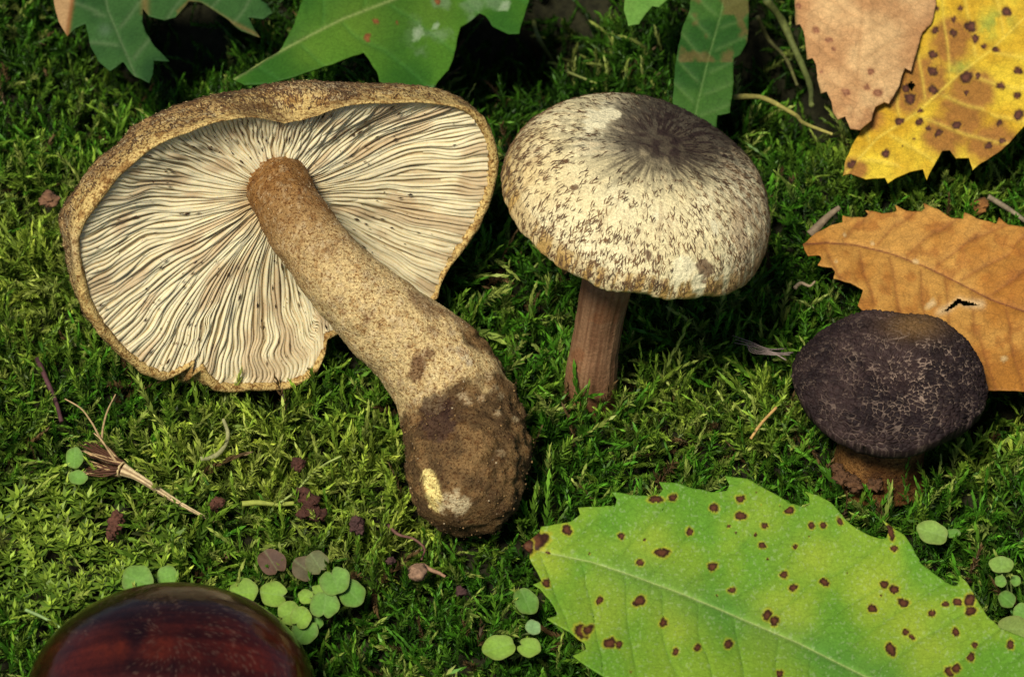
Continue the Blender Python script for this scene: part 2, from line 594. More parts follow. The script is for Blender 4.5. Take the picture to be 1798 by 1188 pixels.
def green_col(p, d, s, lat):
    n = fbm(p * 0.011, 1, 4, 2)
    c = mix(np.array([0.120, 0.285, 0.024]), np.array([0.205, 0.345, 0.028]), sstep(0.36, 0.66, n))
    yel = np.zeros(len(p))
    for x, y, r in ((1345, 915, 45), (1410, 985, 55), (1150, 945, 40), (1060, 1075, 60), (1620, 1110, 70), (1180, 1085, 60), (1370, 1080, 60), (960, 985, 50), (1540, 1040, 50)):
        yel = np.maximum(yel, np.exp(-((p[:, 0] - x)**2 + (p[:, 1] - y)**2) / (r * r)))
    c = mix(c, np.array([0.40, 0.47, 0.045]), 0.5 * yel * (0.4 + n))
    c = mix(c, np.array([0.085, 0.235, 0.040]), 0.55 * np.exp(-(d / 42) ** 2) * sstep(60, 200, s))
    c = mix(c, np.array([0.11, 0.26, 0.03]), 0.28 * lat)
    c = mix(c, np.array([0.36, 0.45, 0.14]), 0.9 * np.exp(-(d / 2.6) ** 2))
    sp = sstep(0.78, 0.84, vnoise(np.concatenate([p * 0.30, np.zeros((len(p), 1))], 1), 77))
    c = mix(c, np.array([0.50, 0.58, 0.34]), 0.22 * sp)
    return spots_on(c, p, green_spots, np.array([0.140, 0.052, 0.022]), np.array([0.036, 0.014, 0.008]), np.array([0.46, 0.42, 0.03]), hw=1.5)


LEAVES.append(blade("chestnut_leaf", "large bright green toothed leaf dotted with brown spots", "leaf", green_out,
                    lambda x, y, d, s: 0.85 + 0.00035 * d + 0.10 * np.sin(x * 0.9 + 1.0) + 0.06 * np.sin(y * 1.7), green_col, green_mid, M_leaf, 2.4,
                    vein=(72.0, 0.55, 0.012), rib=(0.020, 0.34, 0.44, 0.12)))

# --- the orange brown leaf behind the small dark mushroom
or_out = [(1409, 430), (1430, 412), (1458, 397), (1479, 392), (1480, 379), (1496, 384), (1520, 382), (1525, 377), (1520, 370), (1547, 377), (1569, 375),
          (1575, 372), (1572, 362), (1591, 372), (1618, 374), (1624, 369), (1621, 358), (1648, 370), (1671, 384), (1692, 387), (1693, 374), (1719, 387),
          (1749, 394), (1754, 384), (1772, 397), (1798, 400), (1840, 418), (1880, 450), (1915, 510), (1930, 580), (1915, 650), (1880, 690), (1840, 698), (1798, 688),
          (1735, 686), (1690, 680), (1660, 660), (1600, 625), (1545, 580), (1506, 538), (1511, 525), (1516, 510), (1493, 497), (1463, 490), (1466, 478), (1460, 471),
          (1436, 467), (1443, 455), (1440, 450), (1419, 450), (1412, 440)]
or_mid = [(1410, 431), (1450, 428), (1500, 432), (1560, 446), (1620, 468), (1680, 497), (1740, 528), (1798, 548), (1920, 590)]


def or_hole(p):
    x = p[:, 0]
    yc = np.interp(x, [1650, 1668, 1683, 1695, 1722], [551, 542, 530, 534, 537])
    hw = np.interp(x, [1650, 1668, 1685, 1700, 1722], [0, 4, 5, 4, 0])
    return (np.abs(p[:, 1] - yc) < hw) & (x > 1650) & (x < 1722)


def or_col(p, d, s, lat):
    n, n2 = fbm(p * 0.012, 1, 4, 41), fbm(p * 0.045, 1, 4, 43)
    c = mix(np.array([0.40, 0.165, 0.024]), np.array([0.52, 0.265, 0.055]), sstep(0.35, 0.65, n))
    c = mix(c, np.array([0.33, 0.115, 0.018]), 0.6 * sstep(0.52, 0.70, n2))
    c = mix(c, np.array([0.20, 0.065, 0.015]), 0.55 * lat)
    c = mix(c, np.array([0.13, 0.035, 0.018]), 0.95 * np.exp(-(d / 2.3) ** 2))
    yc = np.interp(p[:, 0], [1640, 1668, 1683, 1695, 1730], [553, 542, 530, 534, 537])
    c = mix(c, np.array([0.70, 0.50, 0.25]), 0.8 * np.exp(-((p[:, 1] - yc) / 7.5) ** 2) * sstep(1636, 1655, p[:, 0]) * (1 - sstep(1722, 1735, p[:, 0])))
    pale = [(1482, 414, 4), (1634, 536, 8, 1.5, 140), (1608, 461, 5, 1.6, 20), (1763, 631, 6), (1532, 429, 4), (1468, 462, 3)]
    c = spots_on(c, p, pale, np.array([0.66, 0.46, 0.22]), np.array([0.50, 0.30, 0.10]), None)
    return c


LEAVES.append(blade("dry_leaf", "dry orange brown toothed leaf with a torn slit, behind the small dark mushroom", "leaf", or_out,
                    lambda x, y, d, s: 1.00 + 0.0006 * d + 0.12 * np.sin(x * 1.1) + 0.10 * (y - 0.5), or_col, or_mid, M_dry, 3.2, vein=(58.0, 0.6, 0.010), hole=or_hole, rib=(0.020, 0.16, 0.05, 0.02)))

# --- the yellow leaf and the tan leaf lying over it
ye_out = [(1479, 309), (1486, 279), (1496, 256), (1513, 229), (1500, 190), (1520, 120), (1560, 40), (1610, -40), (1680, -100), (1780, -120), (1870, -80), (1910, 20),
          (1895, 110), (1860, 165), (1830, 205), (1798, 224), (1772, 252), (1752, 269), (1725, 286), (1708, 299), (1702, 278), (1678, 279), (1668, 264), (1654, 266),
          (1638, 296), (1626, 317), (1621, 298), (1597, 303), (1574, 313), (1559, 323), (1553, 313), (1520, 317), (1493, 306)]
ye_mid = [(1485, 306), (1540, 245), (1610, 200), (1680, 135), (1740, 90), (1798, 34), (1880, -60)]
zt = lambda x, y: (1200 + x / 2.97, y / 2.97)
ye_sp = [(1685, 70, 24), (1497, 147, 30), (1407, 178, 20), (1300, 292, 20), (1298, 378, 27), (1300, 475, 23), (1475, 410, 28, 1.4, 140), (1745, 375, 22), (1655, 455, 21),
         (1740, 505, 17), (1235, 585, 14), (1125, 640, 23), (1230, 643, 19), (1423, 657, 22), (1278, 675, 14), (1055, 807, 22), (878, 862, 22), (1590, 765, 18), (1660, 740, 18),
         (1750, 605, 26), (1648, 650, 15), (1330, 700, 16, 1.8, 140), (1440, 50, 14), (1408, 108, 13), (1568, 248, 14), (1320, 50, 12), (1310, 165, 18), (1630, 265, 12, 2.0, 20),
         (1205, 730, 8), (1145, 770, 5), (1180, 520, 30), (1160, 470, 20), (1520, 210, 22), (1535, 405, 14), (1475, 490, 14)]
ye_spots = [(*zt(a[0], a[1]), a[2] / 3.1, *a[3:]) for a in ye_sp]


def ye_hole(p):
    return (np.abs(p[:, 0] - 1600) / 7 + np.abs(p[:, 1] - 152) / 10 < 1)


def ye_col(p, d, s, lat):
    n, n2 = fbm(p * 0.013, 1, 4, 61), fbm(p * 0.05, 1, 4, 66)
    c = mix(np.array([0.60, 0.36, 0.020]), np.array([0.72, 0.52, 0.035]), sstep(0.35, 0.65, n))
    br = np.zeros(len(p))
    for x, y, r in ((1670, 75, 45), (1625, 140, 50), (1590, 165, 40), (1705, 160, 45), (1690, 205, 50), (1660, 240, 40), (1740, 255, 45), (1500, 300, 25), (1530, 210, 25)):
        br = np.maximum(br, np.exp(-((p[:, 0] - x)**2 + (p[:, 1] - y)**2) / (r * r)))
    c = mix(c, np.array([0.34, 0.145, 0.030]), 0.95 * sstep(0.18, 0.70, br * (0.45 + 1.1 * n2)))
    for x, y, r in ((1755, 35, 28), (1690, 120, 16), (1735, 50, 20), (1665, 130, 12)):
        c = mix(c, np.array([0.20, 0.33, 0.05]), 0.6 * np.exp(-((p[:, 0] - x)**2 + (p[:, 1] - y)**2) / (r * r)) * sstep(.4, .6, n2))
    c = mix(c, np.array([0.75, 0.58, 0.08]), 0.5 * lat + 0.7 * np.exp(-(d / 3.5) ** 2))
    return spots_on(c, p, ye_spots, np.array([0.15, 0.055, 0.030]), np.array([0.050, 0.018, 0.012]), np.array([0.42, 0.22, 0.02]), hw=1.5)


LEAVES.append(blade("autumn_leaf", "yellow autumn leaf with brown spots and blotches, partly under the tan leaf", "leaf", ye_out,
                    lambda x, y, d, s: 1.35 + 0.0005 * d + 0.14 * (y - 3.2), ye_col, ye_mid, M_dry, 3.2, vein=(62.0, 0.6, 0.010), hole=ye_hole, rib=(0.020, 0.70, 0.52, 0.06)))

tan_out = [(1393, -60), (1395, 0), (1396, 24), (1397, 46), (1404, 43), (1412, 56), (1415, 84), (1416, 106), (1426, 103), (1434, 116), (1434, 142), (1441, 166),
           (1452, 162), (1459, 178), (1464, 200), (1470, 211), (1484, 206), (1492, 227), (1511, 229), (1530, 213), (1537, 189), (1552, 181), (1561, 183), (1577, 155), (1588, 121),
           (1600, 126), (1610, 90), (1620, 58), (1634, 46), (1643, 10), (1643, -60), (1630, -130), (1560, -180), (1470, -170), (1410, -120)]
tan_mid = [(1495, 228), (1505, 150), (1512, 60), (1520, -60), (1530, -170)]
tan_sp = [(690, 163, 16), (785, 260, 10), (975, 380, 15), (760, 215, 14), (848, 487, 20), (955, 462, 16), (1013, 490, 18), (720, 382, 9), (600, 38, 14)]


def tan_col(p, d, s, lat):
    n, n2 = fbm(p * 0.013, 1, 4, 81), fbm(p * 0.04, 1, 4, 86)
    c = mix(np.array([0.50, 0.265, 0.105]), np.array([0.66, 0.42, 0.185]), sstep(0.35, 0.66, n))
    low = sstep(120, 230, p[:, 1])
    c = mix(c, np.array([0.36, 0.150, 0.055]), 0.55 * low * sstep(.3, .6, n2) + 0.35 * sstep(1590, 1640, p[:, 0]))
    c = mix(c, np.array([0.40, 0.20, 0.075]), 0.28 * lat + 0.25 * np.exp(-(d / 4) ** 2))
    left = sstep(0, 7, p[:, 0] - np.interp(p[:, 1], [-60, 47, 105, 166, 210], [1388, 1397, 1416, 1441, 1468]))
    c = mix(np.array([0.12, 0.10, 0.03]), c, np.clip(left + 0.1, 0, 1))  # shade on the left edge's teeth, painted into the leaf colour
    return spots_on(c, p, [(*zt(a[0], a[1]), a[2] / 3.1) for a in tan_sp], np.array([0.40, 0.19, 0.09]), np.array([0.22, 0.085, 0.04]), np.array([.45, .22, .09]))


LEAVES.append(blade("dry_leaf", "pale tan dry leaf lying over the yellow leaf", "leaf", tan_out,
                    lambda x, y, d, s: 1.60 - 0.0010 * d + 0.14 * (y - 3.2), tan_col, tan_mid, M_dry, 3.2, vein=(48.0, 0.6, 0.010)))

# --- oak leaves behind the fallen mushroom
oak_out = [(409, 141), (448, 121), (488, 94), (505, 67), (517, 42), (525, 20), (532, 0), (545, -50), (600, -90), (690, -130), (790, -140), (880, -110), (925, -60), (932, -12), (928, 7),
           (916, 47), (913, 61), (893, 61), (866, 47), (852, 30), (842, 25), (829, 37), (809, 50), (802, 77), (797, 104), (788, 125), (768, 145), (758, 161), (735, 162), (694, 157),
           (666, 145), (661, 128), (650, 108), (639, 94), (620, 101), (600, 108), (560, 122), (520, 136), (470, 150), (430, 152)]
oak_mid = [(412, 141), (470, 104), (545, 64), (600, 36), (694, 0), (800, -50), (900, -100)]


def oak_col(p, d, s, lat):
    n, n2 = fbm(p * 0.010, 1, 4, 101), fbm(p * 0.03, 1, 4, 106)
    c = mix(np.array([0.028, 0.105, 0.010]), np.array([0.062, 0.170, 0.014]), sstep(0.35, 0.66, n))
    for x, y, r, k in ((630, 40, 60, .6), (760, 20, 50, .5), (545, 90, 40, .4)):
        c = mix(c, np.array([0.13, 0.23, 0.022]), k * np.exp(-((p[:, 0] - x)**2 + (p[:, 1] - y)**2) / (r * r)))
    c = mix(c, np.array([0.17, 0.25, 0.13]), 0.5 * sstep(.52, .68, n2) * sstep(690, 760, p[:, 0]))
    c = mix(c, np.array([0.05, 0.17, 0.03]), 0.3 * lat)
    c = mix(c, np.array([0.24, 0.30, 0.09]), 0.85 * np.exp(-(d / 3.0) ** 2))
    sp = [(768, 5, 5), (660, 40, 5), (645, 68, 5, 1.5, 100), (697, 43, 3)]
    c = spots_on(c, p, sp, np.array([0.25, 0.10, 0.03]), np.array([0.16, 0.06, 0.02]), None)
    return spots_on(c, p, [(886, 12, 8, 1.5, 130), (766, 48, 5, 1.5, 140), (733, 62, 8, 2, 120)], np.array([.26, .34, .2]), np.array([.2, .3, .14]), None)


LEAVES.append(blade("oak_leaf", "broad mid green lobed oak leaf behind the fallen mushroom's cap", "leaf", oak_out,
                    lambda x, y, d, s: 1.35 + 0.0009 * d + 0.16 * (y - 3.6) + 0.05 * np.sin(x * 2.0), oak_col, oak_mid, M_leaf, 3.6, vein=(85.0, 0.6, 0.012), rib=(0.022, 0.22, 0.28, 0.08)))

ol_out = [(92, -30), (96, 10), (103, 40), (118, 65), (133, 52), (150, 44), (155, 62), (160, 85), (172, 108), (193, 127), (205, 120), (216, 110), (224, 122), (238, 136), (262, 148), (268, 132),
          (270, 108), (297, 110), (272, 84), (256, 60), (250, 42), (252, 18), (262, 30), (290, 38), (308, 33), (322, 18), (332, 4), (352, 6), (378, 20), (402, 38), (425, 56), (457, 68), (446, 50), (437, 33), (462, 36), (480, 25),
          (468, 8), (440, -8), (400, -50), (300, -110), (190, -110), (110, -80)]
ol_mid = [(240, 140), (215, 80), (190, 20), (180, -40), (200, -110)]


def ol_col(p, d, s, lat):
    n = fbm(p * 0.014, 1, 4, 121)
    c = mix(np.array([0.018, 0.060, 0.014]), np.array([0.036, 0.100, 0.022]), sstep(0.35, 0.66, n))
    c = mix(c, np.array([0.10, 0.16, 0.09]), 0.5 * np.exp(-((p[:, 0] - 185)**2 + (p[:, 1] - 55)**2) / 120))
    c = mix(c, np.array([0.11, 0.17, 0.07]), 0.5 * lat + 0.6 * np.exp(-(d / 3) ** 2))
    wither = 1 - sstep(-5, 5, p[:, 0] - np.interp(p[:, 1], [-80, 0, 65], [140, 128, 118]))
    c = mix(c, np.array([0.42, 0.26, 0.115]), wither)
    edge = np.exp(-((p[:, 0] - np.interp(p[:, 1], [-80, 0, 65], [140, 128, 119])) / 4) ** 2)
    c = mix(c, np.array([0.24, 0.085, 0.025]), 0.8 * edge)
    rim = np.exp(-((p[:, 0] - 255) / 7) ** 2) * (p[:, 1] < 30) + np.exp(-((p[:, 1] - np.interp(p[:, 0], [310, 332, 352, 400, 457], [26, 5, 9, 38, 66])) / 4) ** 2) * (p[:, 0] > 310)
    return mix(c, np.array([0.20, 0.12, 0.04]), 0.6 * np.clip(rim, 0, 1))


LEAVES.append(blade("oak_leaf", "small dark green oak leaf with one withered tan lobe", "leaf", ol_out,
                    lambda x, y, d, s: 1.25 + 0.14 * (y - 3.6) + 0.07 * np.sin(x * 2.4), ol_col, ol_mid, M_leaf, 3.6, vein=(60.0, 0.6, 0.012)))

ll_out = [(1213, -10), (1210, 20), (1200, 45), (1190, 84), (1184, 135), (1180, 180), (1186, 215), (1215, 232), (1258, 225), (1260, 203), (1281, 200), (1286, 168), (1287, 135), (1288, 105), (1301, 96), (1313, 74),
          (1314, 34), (1313, 0), (1306, -60), (1290, -110), (1262, -130), (1235, -100)]
ll_mid = [(1215, 230), (1228, 170), (1245, 100), (1265, 30), (1272, -10), (1270, -125)]


def ll_col(p, d, s, lat):
    n = fbm(p * 0.016, 1, 4, 141)
    c = mix(np.array([0.020, 0.075, 0.010]), np.array([0.042, 0.115, 0.016]), sstep(0.35, 0.66, n))
    c = mix(c, np.array([0.13, 0.22, 0.06]), 0.3 * lat + 0.6 * np.exp(-(d / 2.5) ** 2))
    c = mix(c, np.array([0.14, 0.085, 0.03]), 0.6 * sstep(.55, .7, fbm(p * 0.05, 1, 3, 145)) * (p[:, 1] < 110))
    return c


LEAVES.append(blade("oak_leaf", "narrow dark green oak leaf hanging down behind the standing pale capped mushroom", "leaf", ll_out,
                    lambda x, y, d, s: 1.5 + 0.30 * (y - 3.6), ll_col, ll_mid, M_leaf, 3.6, vein=(40.0, 0.7, 0.008)))
sl_out = [(1097, -10), (1096, 20), (1103, 47), (1122, 44), (1135, 24), (1145, 12), (1156, 15), (1172, 0), (1190, -40), (1170, -90), (1130, -110), (1102, -60)]
LEAVES.append(blade("leaf_tip", "small mid green leaf tip poking in beside the narrow dark green leaf", "leaf", sl_out,
                    lambda x, y, d, s: 1.7 + 0.22 * (y - 3.6), lambda p, d, s, lat: mix(np.array([0.10, 0.24, 0.035]), np.array([0.17, 0.33, 0.06]), fbm(p * 0.03, 1, 3, 150)),
                    [(1106, 45), (1120, 0), (1140, -100)], M_leaf, 4.0, vein=(30.0, 0.7, 0.006)))


def fibrils(p0, nn, down, lens, wids, spread):
    """thin tapered fibres lying on a surface, pointing down its slope"""
    down = unit(down)
    side_ = unit(np.cross(nn, down))
    ang = rng.normal(0, spread, len(p0))
    down = down * np.cos(ang)[:, None] + side_ * np.sin(ang)[:, None]
    side_ = unit(np.cross(nn, down))
    ln = rng.uniform(*lens, len(p0))
    wd = rng.uniform(*wids, len(p0))
    bend = rng.normal(0, 0.008, len(p0))
    lift = 0.009
    r0 = p0 - down * (ln * .45)[:, None] + nn * (lift * .5)
    r1 = p0 + side_ * bend[:, None] + nn * lift
    r2 = p0 + down * (ln * .55)[:, None] + nn * (lift * 0.9)
    s1, s0 = side_ * wd[:, None], side_ * (wd * .35)[:, None]
    fv = np.stack([r0 - s0, r0 + s0, r1 - s1, r1 + s1, r2 - s0 * .8, r2 + s0 * .8, r1 + nn * wd[:, None] * .6], 1)
    pf_ = np.array([[0, 1, 6], [0, 6, 2], [1, 3, 6], [2, 6, 4], [6, 5, 4], [3, 5, 6]])
    return fv.reshape(-1, 3), (pf_[None] + (np.arange(len(p0)) * 7)[:, None, None]).reshape(-1, 3)


# ------------------------------------------------------------------ mushroom lying on its side
TO_CAM = -FWD
nA = unit(TO_CAM + 0.48 * RIGHT - 0.42 * UP)
qA = P(450.0, 690.0, 0.40)
edge_px = [(525, 209), (498, 213), (470, 206), (438, 202), (400, 207), (364, 215), (330, 229), (293, 242), (256, 263), (229, 286), (202, 310), (182, 337), (162, 364), (143, 390), (131, 420), (133, 450), (143, 494), (150, 525),
           (162, 550), (189, 589), (215, 619), (242, 639), (269, 655), (293, 661), (333, 658), (326, 644), (340, 634), (354, 644), (364, 663), (380, 678), (404, 684), (438, 681), (471, 683), (505, 681), (532, 669),
           (556, 649), (569, 619), (572, 592), (600, 580), (650, 572), (710, 552), (768, 523), (775, 498), (789, 467), (809, 437), (834, 400), (852, 357), (864, 323), (868, 279), (863, 242), (849, 215),
           (829, 195), (802, 184), (768, 179), (728, 176), (684, 179), (640, 179), (600, 184), (556, 200)]
edge_px = np.array(edge_px, float)
cA = P_plane(494.0, 350.0, qA, nA)
uA = unit(RIGHT - nA * (RIGHT @ nA))
vA = np.cross(nA, uA)
E3 = P_plane(edge_px[:, 0], edge_px[:, 1], qA, nA) - cA
eu, ev = E3 @ uA, E3 @ vA
th_e, r_e = np.unwrap(np.arctan2(ev, eu)), np.hypot(eu, ev)
if th_e[-1] < th_e[0]:
    th_e, r_e = th_e[::-1], r_e[::-1]
o_ = np.argsort(th_e % (2 * np.pi))
TH, RR = (th_e % (2 * np.pi))[o_], r_e[o_]


def RA(th):
    return np.interp(np.asarray(th) % (2 * np.pi), TH, RR, period=2 * np.pi)


def ptA(th, k, off):
    th, k, off = np.broadcast_arrays(np.asarray(th, float), k, off)
    r = RA(th) * k
    return cA + (np.cos(th) * r)[..., None] * uA + (np.sin(th) * r)[..., None] * vA + off[..., None] * nA


def levA(th, k):
    """how far the gill edges stand out of the cap's mouth plane: a shallow funnel with soft folds"""
    q = np.stack([np.cos(th) * k * 1.6, np.sin(th) * k * 1.6, np.zeros_like(th)], -1)
    lev = -0.16 * (1 - k) - 0.10 * np.sin(np.pi * np.clip(k, 0, 1)) + (fbm(q, 1.0, 2, 202) - 0.5) * 0.35 * np.sin(np.pi * np.clip(k, 0, 1)) ** 0.7
    return lev


mA = thing("fallen_mushroom", "brown mushroom lying on its side with cream gills showing and a curved earthy stem", "mushroom", P(450.0, 690.0, 0.2))
# cap: lip, side wall and the convex back
NT = 540
th = np.linspace(0, 2 * np.pi, NT, endpoint=False)
prof = [(0.968, -0.10), (0.972, -0.03), (0.980, 0.02), (0.992, 0.045), (1.006, 0.03)]
DA = 1.18
ring = [(k, o) for k, o in prof]
ring += [(1.014 * max(1 - d_ ** 4.0, 0.0) ** (1 / 4.0), -DA * d_) for d_ in np.concatenate([np.linspace(0, .9, 50), 1 - .1 * (1 - np.linspace(.05, 1, 24)) ** 2.5])]
ring = np.array(ring)
kk, oo = ring[:, 0][:, None], ring[:, 1][:, None]
out_px = edge_px.copy()
for x_, y_, nx_, ny_ in ((525, 209, 525, 180), (498, 213, 498, 183), (470, 206, 470, 187), (438, 202, 438, 192), (400, 207, 400, 203), (556, 200, 556, 178), (600, 184, 600, 176),
                         (293, 661, 293, 664), (333, 658, 322, 668), (326, 644, 334, 672), (340, 634, 344, 675), (354, 644, 354, 678), (364, 663, 366, 680)):
    k_ = np.argmin(np.hypot(edge_px[:, 0] - x_, edge_px[:, 1] - y_))
    out_px[k_] = (nx_, ny_)
O3 = P_plane(out_px[:, 0], out_px[:, 1], qA, nA) - cA
to_ = np.arctan2(O3 @ vA, O3 @ uA) % (2 * np.pi)
io_ = np.argsort(to_)
tf_ = np.linspace(0, 2 * np.pi, 720, endpoint=False)
ker = np.exp(-(np.arange(-60, 61) / 8.0) ** 2)
sm_ = np.interp(tf_, to_[io_], np.hypot(O3 @ vA, O3 @ uA)[io_], period=2 * np.pi)
sm_ = np.convolve(np.tile(sm_, 3), ker / ker.sum(), 'same')[720:1440]
RS = np.interp(th, tf_, sm_, period=2 * np.pi)
grow_ = 1 + (np.maximum(RS / RA(th), 1.0) - 1)[None] * sstep(0.0, 0.22, -oo / DA)
cap = ptA(th[None], kk * grow_, oo + 0 * th[None])
rad_dir = unit(ptA(th[None], 1.0 + 0 * kk, oo * 0 + 0 * th[None]) - cA)
wob = (fbm(cap, 1.3, 4, 221) - 0.5) * 0.20 + (fbm(cap, 9.0, 3, 225) - 0.5) * 0.05
fade = sstep(1.0, 6.0, np.arange(len(ring), dtype=float))[:, None]
cap = cap + rad_dir * (wob * fade)[..., None]
# the dent in the upper margin
pxs = proj(cap)
dent = np.exp(-(((pxs[..., 0] - 480) / 70) ** 2 + ((pxs[..., 1] - 178) / 26) ** 2)) * fade
cap = cap - TO_CAM * (0.12 * dent)[..., None]
pxs = proj(cap)
v = cap.reshape(-1, 3)
bk = np.broadcast_to(-oo / DA, cap.shape[:2]).ravel()
q2 = np.stack([np.broadcast_to(th * 14, cap.shape[:2]).ravel(), (bk * 6), np.zeros(len(v))], -1)
n1_, n2_ = fbm(v, 2.2, 4, 231), fbm(v, 14, 3, 235)
c = mix(np.array([0.60, 0.43, 0.155]), np.array([0.36, 0.22, 0.085]), sstep(0.05, 0.55, bk + (n1_ - 0.5) * 1.1))
c = mix(c, np.array([0.060, 0.032, 0.016]), 0.8 * sstep(0.50, 0.64, n1_ * 0.5 + n2_ * 0.5 + 0.25 * (bk - 0.4)))
c = mix(c, np.array([0.62, 0.50, 0.27]), 0.55 * sstep(0.55, 0.70, n2_) * (bk > 0.08))
pf = pxs.reshape(-1, 2)
for x, y, rx, ry, k, cc in ((398, 168, 20, 11, .9, (0.018, 0.012, 0.012)), (445, 190, 46, 13, .8, (0.10, 0.05, 0.022)), (490, 205, 20, 8, .7, (0.09, 0.045, 0.02)), (560, 150, 60, 12, .4, (0.55, .46, .30)),
                            (125, 440, 14, 40, .6, (0.55, .43, .24)), (180, 300, 60, 30, .35, (0.34, .19, .07))):
    c = mix(c, np.array(cc), k * np.exp(-(((pf[:, 0] - x) / rx) ** 2 + ((pf[:, 1] - y) / ry) ** 2)))
capA = build("cap", v, grid_faces(len(ring), NT), M_rim, mA, c)
nrmA = np.cross(np.roll(cap, -1, 1) - np.roll(cap, 1, 1), np.gradient(cap, axis=0))
nrmA = unit(nrmA)
nrmA = np.where((np.sum(nrmA * rad_dir, -1) < 0)[..., None], -nrmA, nrmA)
fr_, fc_ = rng.integers(9, 50, 5200), rng.integers(0, NT, 5200)
tone = mix(np.array([0.16, 0.085, 0.035]), np.array([0.045, 0.024, 0.014]), rng.uniform(size=5200))
lt_ = rng.uniform(size=5200) < .10
tone[lt_] = (0.50, 0.37, 0.16)
fv, ff = fibrils(cap[fr_, fc_], nrmA[fr_, fc_], cap[fr_ - 2, fc_] - cap[fr_, fc_], (.03, .09), (.003, .010), .3)
o = build("cap_fibrils", fv, ff, M_fibril, capA, tone.repeat(7, 0))
o["kind"] = "stuff"
# the bed the gills stand on
kb = np.linspace(0.0, 0.985, 30)[:, None]
gh = lambda k: 0.055 * np.clip(np.minimum((1.0 - k) / 0.22 + 0.22, 1), 0, 1)
bed = ptA(th[None, ::3], kb, levA(th[None, ::3] + 0 * kb, kb + 0 * th[None, ::3]) - gh(kb))
vb = bed.reshape(-1, 3)
build("gill_bed", vb, grid_faces(30, NT // 3), M_gill, mA, np.array([0.56, 0.45, 0.26]) * (0.7 + 0.6 * fbm(vb, 3, 3, 240))[:, None])
# one mesh per gill, long ones and short ones between them
fine = np.linspace(0, 2 * np.pi, 4001)
pp = ptA(fine, 0.8 + 0 * fine, 0 * fine)
wgt = np.linalg.norm(np.diff(pp, axis=0), axis=1) * 0.75 + RA(fine[:-1]) * np.diff(fine) * 0.25
cum = np.concatenate([[0], np.cumsum(wgt)])
NG = 136
gth = np.interp((np.arange(2 * NG) + rng.uniform(-.16, .16, 2 * NG)) / (2 * NG) * cum[-1], cum, fine)
GM = 26
dth = np.diff(np.concatenate([gth, gth[:1] + 2 * np.pi]))
gf = []
for i in range(GM - 1):
    for j in range(4):
        gf.append((i * 5 + j, i * 5 + j + 1, (i + 1) * 5 + j + 1, (i + 1) * 5 + j))
gf = np.array(gf)
for i, t0 in enumerate(gth):
    k0 = 0.13 if i % 2 == 0 else [0.62, 0.38, 0.74, 0.5][(i // 2) % 4] + rng.uniform(-.05, .05)
    k = np.linspace(k0, 0.978 + rng.uniform(-.008, .004), GM)
    q = np.stack([np.full(GM, t0 * 2.2), k * 3.0, np.zeros(GM)], -1)
    bottom = math.exp(-(((t0 - 4.72 + math.pi) % (2 * math.pi) - math.pi) / 0.55) ** 2)
    sw = (vnoise(q, 301) - .5) * 0.14 * np.sin(np.pi * np.clip(k, 0, 1)) + (vnoise(q * [3.5, 3.2, 1], 303) - .5) * 0.035
    sw = sw + bottom * 0.022 * np.sin(k * 34 + t0 * 3) * sstep(0.55, 0.95, k) + (vnoise(q * [40, 2.4, 1], 305) - .5) * 0.012
    tt = t0 + sw * (0.35 + 0.65 * k)
    lv = levA(tt, k) + (vnoise(q * [30, 3.0, 1], 307) - .5) * 0.055
    end = sstep(0, 0.10, (k - k0)) * 0.75 + 0.25
    hgt = gh(k) * end * (1.0 if i % 2 == 0 else 0.86)
    top = ptA(tt, k, lv - gh(k) + hgt)
    base = ptA(tt, k, lv - gh(k) - 0.01)
    tang = unit(np.cross(nA, unit(np.gradient(top, axis=0))))
    wd = np.minimum(rng.uniform(.42, .50) * k * RA(tt) * dth[i] * (2 - sstep(.40, .72, k)), 0.042)
    m_ = base * 0.22 + top * 0.78
    lean = tang * ((vnoise(q * [6, 2.0, 1], 311) - .5) * 0.05)[:, None]
    w3 = wd[:, None]
    vv = np.stack([base - tang * w3 * 1.25, m_ - tang * w3 * 0.95 + lean * .6, top + lean, m_ + tang * w3 * 0.95 + lean * .6, base + tang * w3 * 1.25], 1).reshape(-1, 3)
    cg = np.array([0.66, 0.575, 0.36]) * (0.90 + 0.2 * vnoise(q * [9, 2, 1], 313))[:, None]
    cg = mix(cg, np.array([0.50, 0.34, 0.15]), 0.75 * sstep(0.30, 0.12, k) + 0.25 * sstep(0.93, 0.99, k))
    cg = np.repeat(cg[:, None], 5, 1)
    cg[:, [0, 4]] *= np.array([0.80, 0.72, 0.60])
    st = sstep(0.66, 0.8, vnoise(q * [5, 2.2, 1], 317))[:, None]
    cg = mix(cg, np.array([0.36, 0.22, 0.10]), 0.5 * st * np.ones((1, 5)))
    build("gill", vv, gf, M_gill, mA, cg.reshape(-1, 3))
# dirt specks on the gills
ns = 560
st_, sk_ = rng.uniform(0, 2 * np.pi, ns), np.sqrt(rng.uniform(0.05, 0.93, ns))
keep = fbm(np.stack([np.cos(st_) * sk_ * 4, np.sin(st_) * sk_ * 4, sk_ * 0], -1), 1, 2, 401) > 0.46
st_, sk_ = st_[keep], sk_[keep]
ax = np.stack([unit(ptA(st_, sk_ + .02, 0 * sk_) - ptA(st_, sk_, 0 * sk_)), np.broadcast_to(nA, (len(st_), 3)), np.zeros((len(st_), 3))], 1)
ax[:, 2] = np.cross(ax[:, 0], ax[:, 1])
ax = ax * rng.uniform([[[1.0], [0.5], [0.5]]], [[[3.2], [0.7], [0.9]]], (len(st_), 3, 1))
sv, sf = scatter_mesh(OCT, OCTF, ptA(st_, sk_, levA(st_, sk_) + 0.022), ax, 0.007 + 0.016 * rng.uniform(size=len(st_)) ** 3)
